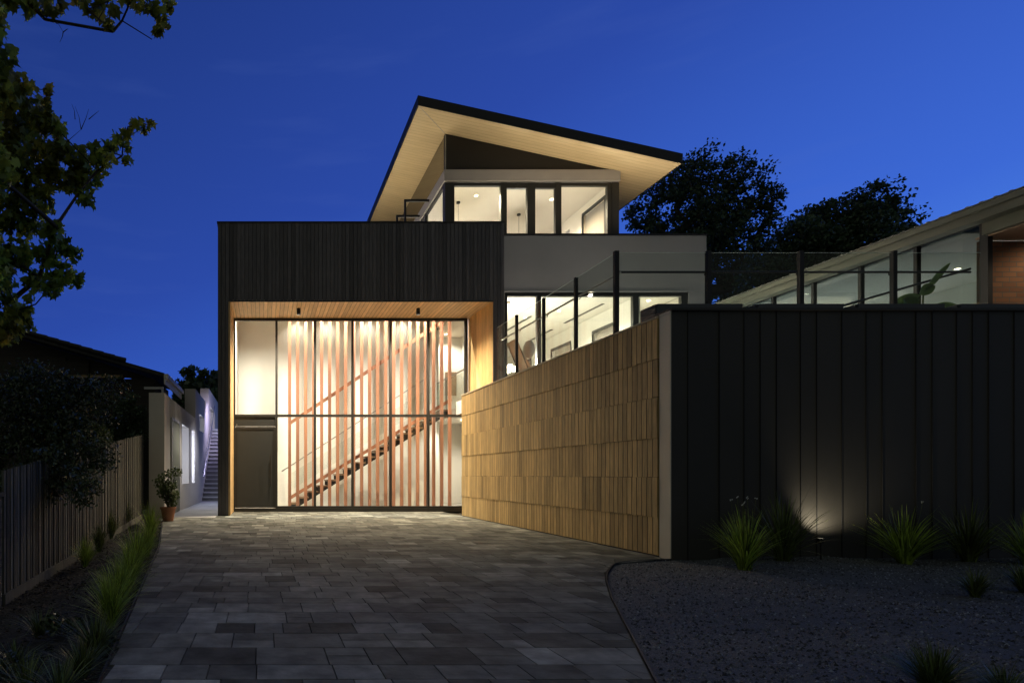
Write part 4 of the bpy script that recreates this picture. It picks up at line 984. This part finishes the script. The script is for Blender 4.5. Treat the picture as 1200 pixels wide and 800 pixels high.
# fine grasses along the driveway edge
def gtuft(px, py, hpx, n, spr, w, m, label, seed, dz=0.0, grp='grass tufts edging the driveway', nm='grass_tuft'):
    # place on the bed surface: iterate for depth
    d = EYE*720/(py-556)
    for _ in range(30):
        z = bed_z(PX(px, d), min(d,15)); d = 0.5*d + 0.5*(EYE - z)*720/(py-556)
    x = PX(px, d); return tuft(nm, (x, d, bed_z(x, min(d,15))-.02), n, hpx*d/720, spr, w, m, label, 'grass', grp, seed)
gt_ = [(176, 634, 38, 'bright grass tuft directly below the potted shrub'), (172, 650, 40, 'second grass tuft along the driveway from the potted shrub'), (160, 664, 40, 'third grass tuft along the driveway, leaning over the bend'),
       (152, 683, 48, 'fourth grass tuft along the driveway edge, after the bend'), (140, 705, 54, 'fifth grass tuft along the driveway edge, bright and tall'), (130, 732, 60, 'sixth grass tuft along the driveway edge, fullest of the row'),
       (112, 762, 42, 'thin grass tuft near the foreground driveway edge'), (96, 790, 46, 'foreground grass tuft where the driveway leaves the frame')]
for i, (a, b, c_, lab) in enumerate(gt_): gtuft(a, b, c_*random.Random(i).uniform(1.1, 1.55), 440 if i < 6 else 260, random.Random(i+50).uniform(.22,.36), .003, M['grass'] if i < 6 else M['grass_dark'], lab, 40+i)
for i, (a, b, c_, lab) in enumerate(((100, 662, 34, 'pale fine tuft at the fence foot'), (116, 645, 34, 'round dark tuft by the fence, nearest the pale fine tuft'), (130, 630, 34, 'middle round dark tuft by the fence'), (146, 617, 34, 'farthest round dark tuft by the fence'))):
    gtuft(a, b, c_*1.2, 420, .28, .003, M['grass'] if i == 0 else M['grass_dark'], lab, 60+i, grp='rounded tufts along the fence')
for i, (a, b, c_, lab) in enumerate(((46, 742, 40, 'dark spiky tuft in the bed near the brick pier'), (30, 812, 62, 'long bladed tuft at the bottom corner of the bed'), (70, 815, 60, 'arching tuft in the foreground bed'), (18, 780, 40, 'small tuft at the frame edge of the bed'))):
    gtuft(a, b, c_, 120, .30, .004, M['grass_dark'], lab, 70+i, grp='spiky tufts in the dark bed')
def bushlet(px, py, rpx, n, label, seed, m, sz=.05):
    d = EYE*720/(py-556)
    for _ in range(30):
        z = bed_z(PX(px, d), min(d,15)); d = 0.5*d + 0.5*(EYE - z)*720/(py-556)
    x = PX(px, d); R = rpx*d/720; rg = np.random.default_rng(seed)
    t = empty('leafy_groundcover', (x, d, bed_z(x, d)), label, 'plant', 'small leafy plants in the dark bed')
    cc = [(rg.uniform(-R, R), rg.uniform(-R, R), rg.uniform(.1, .9)*R) for _ in range(10)]
    s = MB()
    for c_ in cc: s.tube([(0,0,-.02), c_], .003, 4)
    s.obj('stem', M['bark'], t, local=True)
    leaf_cloud('foliage', cc, [R*.5]*10, n, sz, m, t, local=True)
bushlet(72, 742, 20, 30, 'sparse plant with pale oval leaves in the middle of the bed', 1, M['leaf_gloss'])
bushlet(8, 690, 22, 40, 'glossy plant in front of the brick pier', 2, M['leaf_gloss'])
bushlet(120, 752, 14, 20, 'small leafy plant between grass tufts by the driveway', 3, M['leaf_gloss'], .04)
bushlet(10, 800, 26, 30, 'leafy plant in the nearest corner of the bed', 4, M['leaf_gloss'], .04)

# ================================================================== TREES
def grow(base, tips, m, parent, trunk_r, name='trunk', twig=0.012, lift=0.35):
    """connect every tip to the nearest already grown node that lies closer to the base: one branching mesh"""
    base = Vector(base); tips = sorted([Vector(t) for t in tips], key=lambda q: (q-base).length)
    nodes = [base]; par_ = [-1]
    for t in tips:
        best = min(range(len(nodes)), key=lambda i: (nodes[i]-t).length + 0.35*(nodes[i]-base).length*0 + (0 if nodes[i].z < t.z+.3 else .6*(nodes[i].z-t.z)))
        a = nodes[best]; k = max(1, int((t-a).length/0.9)); prev = best
        for i in range(1, k+1):
            f = i/k; q = a.lerp(t, f) + Vector((random.uniform(-.07,.07), random.uniform(-.07,.07), random.uniform(-.05,.05)+lift*0.2*math.sin(f*3.1)))
            nodes.append(q); par_.append(prev); prev = len(nodes)-1
    cnt = [1]*len(nodes)
    for i in range(len(nodes)-1, 0, -1): cnt[par_[i]] += cnt[i]
    mb = MB(); tot = cnt[0]
    rad = [max(twig, trunk_r*(c/tot)**.5) for c in cnt]
    for i in range(1, len(nodes)):
        p = par_[i]; mb.tube([nodes[p], nodes[i]], [min(rad[p], rad[i]*1.35), rad[i]], 6 if rad[i] > .03 else 4, cap=False)
    return mb.obj(name, m, parent, smooth=True, local=True)

def tree(loc, ells, ntips, nleaf, lsize, m, label, seed, trunk_r=.25, cat='tree', cr=.7, name='tree', shape='clump', group=None, stem_z=None, squash=.8):
    rg = np.random.default_rng(seed); random.seed(seed)
    t = empty(name, loc, label, cat, group); tips = []
    vol = np.array([e[3]*e[4]*e[5] for e in ells]); pr = vol/vol.sum()
    while len(tips) < ntips:
        e = ells[rg.choice(len(ells), p=pr)]; d = rg.normal(size=3); d /= np.linalg.norm(d); k = rg.uniform(.2, 1)**.45
        tips.append((e[0]+d[0]*e[3]*k, e[1]+d[1]*e[4]*k, e[2]+d[2]*e[5]*k))
    limb = [(0,0,stem_z*f) for f in (.33,.66,1.0)] if stem_z else []
    grow((0,0,-.3), limb+tips, M['bark'], t, trunk_r)
    leaf_cloud('crown', tips, rg.uniform(.5, 1.2, len(tips))*cr, nleaf, lsize, m, t, shape=shape, local=True, rng=rg, squash=squash)
    return t
def el(px, py, d, rx, rz, base, ry=None):    # ellipsoid from where its middle shows, relative to the tree's base
    return (PX(px, d)-base[0], d-base[1], PZ(py, d), rx*d/720, (ry or rx)*d/720, rz*d/720)
bA = (PX(815, 29), 29, 0)
tree(bA, [el(825,215,29,38,42,bA), el(868,225,29,40,40,bA), el(790,250,29,48,48,bA), el(870,270,29,42,32,bA), el(815,300,29,60,50,bA), el(900,235,29,14,16,bA)], 520, 46, .15, M['leaf_dark'], 'tall open crowned dark tree behind the skillion roof corner', 5, .38, cr=.55, stem_z=6, shape='oval2')
bB = (PX(965, 38), 38, 0)
tree(bB, [el(1015,245,38,32,26,bB), el(1045,250,38,24,24,bB), el(970,275,38,44,36,bB), el(930,305,38,52,44,bB), el(1000,300,38,60,42,bB), el(900,335,38,55,40,bB), el(1050,290,38,30,30,bB), el(960,250,38,12,9,bB)], 600, 72, .22, M['leaf_dark'], 'broad dense dark tree rising beyond the glazed wing roof', 6, .5, cr=.8, shape='oval2', stem_z=7)
bC = (PX(235, 42), 42, 0)
tree(bC, [el(235,452,42,24,22,bC), el(222,470,42,20,22,bC), el(250,465,42,20,24,bC)], 90, 26, .34, M['leaf_dark'], 'small dark tree far behind the side passage stair', 7, .2, cr=.6, stem_z=3)
# small conifer like shrub between fence and neighbour
bD = (PX(148, 17.3), 17.3, 0)
tree(bD, [el(148,490,17.3,24,26,bD), el(135,520,17.3,26,26,bD), el(165,520,17.3,14,18,bD), el(160,508,16.6,16,8,bD)], 90, 60, .09, M['leaf_dark'], 'dark feathery shrub between the fence end and the neighbouring house', 8, .06, cat='shrub', cr=.28, name='evergreen_shrub', shape='oval')
bE = (PX(112, 14.2), 14.2, 0)
tree(bE, [el(108,508,14.2,20,12,bE), el(128,512,14.2,12,10,bE)], 30, 50, .07, M['leaf_green'], 'low leafy bush just over the fence below the neighbour window', 18, .04, cat='shrub', cr=.2, name='leafy_bush', shape='oval')
# glossy shrub leaning over the fence
bF = (-4.0, 9.3, -.4)
tree(bF, [el(40,440,9.0,60,46,bF,30), el(95,440,9.2,40,30,bF,26), el(30,510,8.8,58,50,bF,30), el(90,495,8.9,40,46,bF,26), el(100,545,8.2,18,24,bF,12), el(60,520,8.4,36,30,bF,16), el(130,425,9.4,18,10,bF,12), el(10,560,8.4,26,34,bF,14)],
     330, 58, .062, M['leaf_gloss'], 'dense glossy leaved shrub spilling over the paling fence', 9, .09, cat='shrub', cr=.24, name='overhanging_shrub', shape='oval')
# maple reaching in from the side
random.seed(4)
bM = (-5.2, 6.6, -.5)
mp_ = empty('maple_tree', bM, 'maple tree with yellowing lobed leaves reaching in above the fence', 'tree')
cl_ = []
def mc(px, py, d=6.4, rp=18): cl_.append((PX(px, d)-bM[0], d-bM[1], PZ(py, d)-bM[2], rp*d/720))
for (a, b, rp) in ((8,110,18),(30,112,16),(22,140,24),(50,140,18),(66,152,14),(10,170,26),(40,175,24),(72,178,16),(92,188,15),(112,180,12),(126,172,10),(138,160,9),(150,155,8),(160,146,8),(170,150,6),(176,146,4),(60,205,20),(88,212,16),(108,210,12),(100,232,12),(118,196,11),(20,210,26),(45,235,20),(10,250,26),(35,262,18),(60,270,14),(72,290,14),(88,300,10),(55,300,16),(70,322,18),(88,326,10),(60,338,12),(40,330,14),(20,300,20),(6,330,12),(34,350,6),(8,352,12),(22,368,16),(8,385,20),(34,382,8),(48,122,10),(58,108,5),(146,172,8),(150,190,6),(128,188,9),(28,100,10),(0,96,12)):
    mc(a, b, 6.4+random.uniform(-.5,.5), rp)
for (a, b, rp) in ((14,-4,14),(34,4,12),(50,2,12),(60,14,9),(72,8,7),(34,16,6),(106,10,9),(118,20,9),(126,30,6),(122,6,10),(134,16,7),(162,4,9),(178,8,10),(190,18,9),(190,32,7),(184,38,4),(198,6,8),(90,-12,16),(150,-12,16),(60,-20,20),(20,-25,24),(190,-18,16)):
    mc(a, b, 5.6+random.uniform(-.3,.3), rp)
for k in range(40):
    px = random.uniform(-140,-10); py = random.uniform(-60,330); mc(px, py, 6.4+random.uniform(-1.2,1.2), 34)
grow((0,0,-.2), [(.1,0,1),(.2,0,2),(.3,0,3)] + [c_[:3] for c_ in cl_], M['bark'], mp_, .036, twig=.004)
rg = np.random.default_rng(4)
cen = [c_[:3] for c_ in cl_ for _ in range(max(1, int((c_[3]/.055)**2*1.0)))]
rad_ = [c_[3] for c_ in cl_ for _ in range(max(1, int((c_[3]/.055)**2*1.0)))]
leaf_cloud('crown', cen, rad_, 13, .078, M['leaf_maple'], mp_, shape='maple', local=True, rng=rg, hang=.9, squash=1.0, tlo=.4, thi=1.7)
tw = MB()
def twig(px, py, px2, py2, d):
    a = Vector((PX(px,d)-bM[0], d-bM[1], PZ(py,d)-bM[2])); b = Vector((PX(px2,d)-bM[0], d-bM[1], PZ(py2,d)-bM[2])); tw.tube([a, a.lerp(b,.5)+Vector((.01,0,.01)), b], [.005,.003,.0015], 4)
for q in ((72,172,95,152),(95,152,88,125),(95,152,104,128),(88,140,84,122),(104,140,116,130),(60,20,74,38),(74,38,70,50),(74,38,80,34),(66,28,76,26)): twig(*q, 6.2 if q[1] > 60 else 5.6)
tw.obj('bare_twig', M['bark'], mp_, local=True)
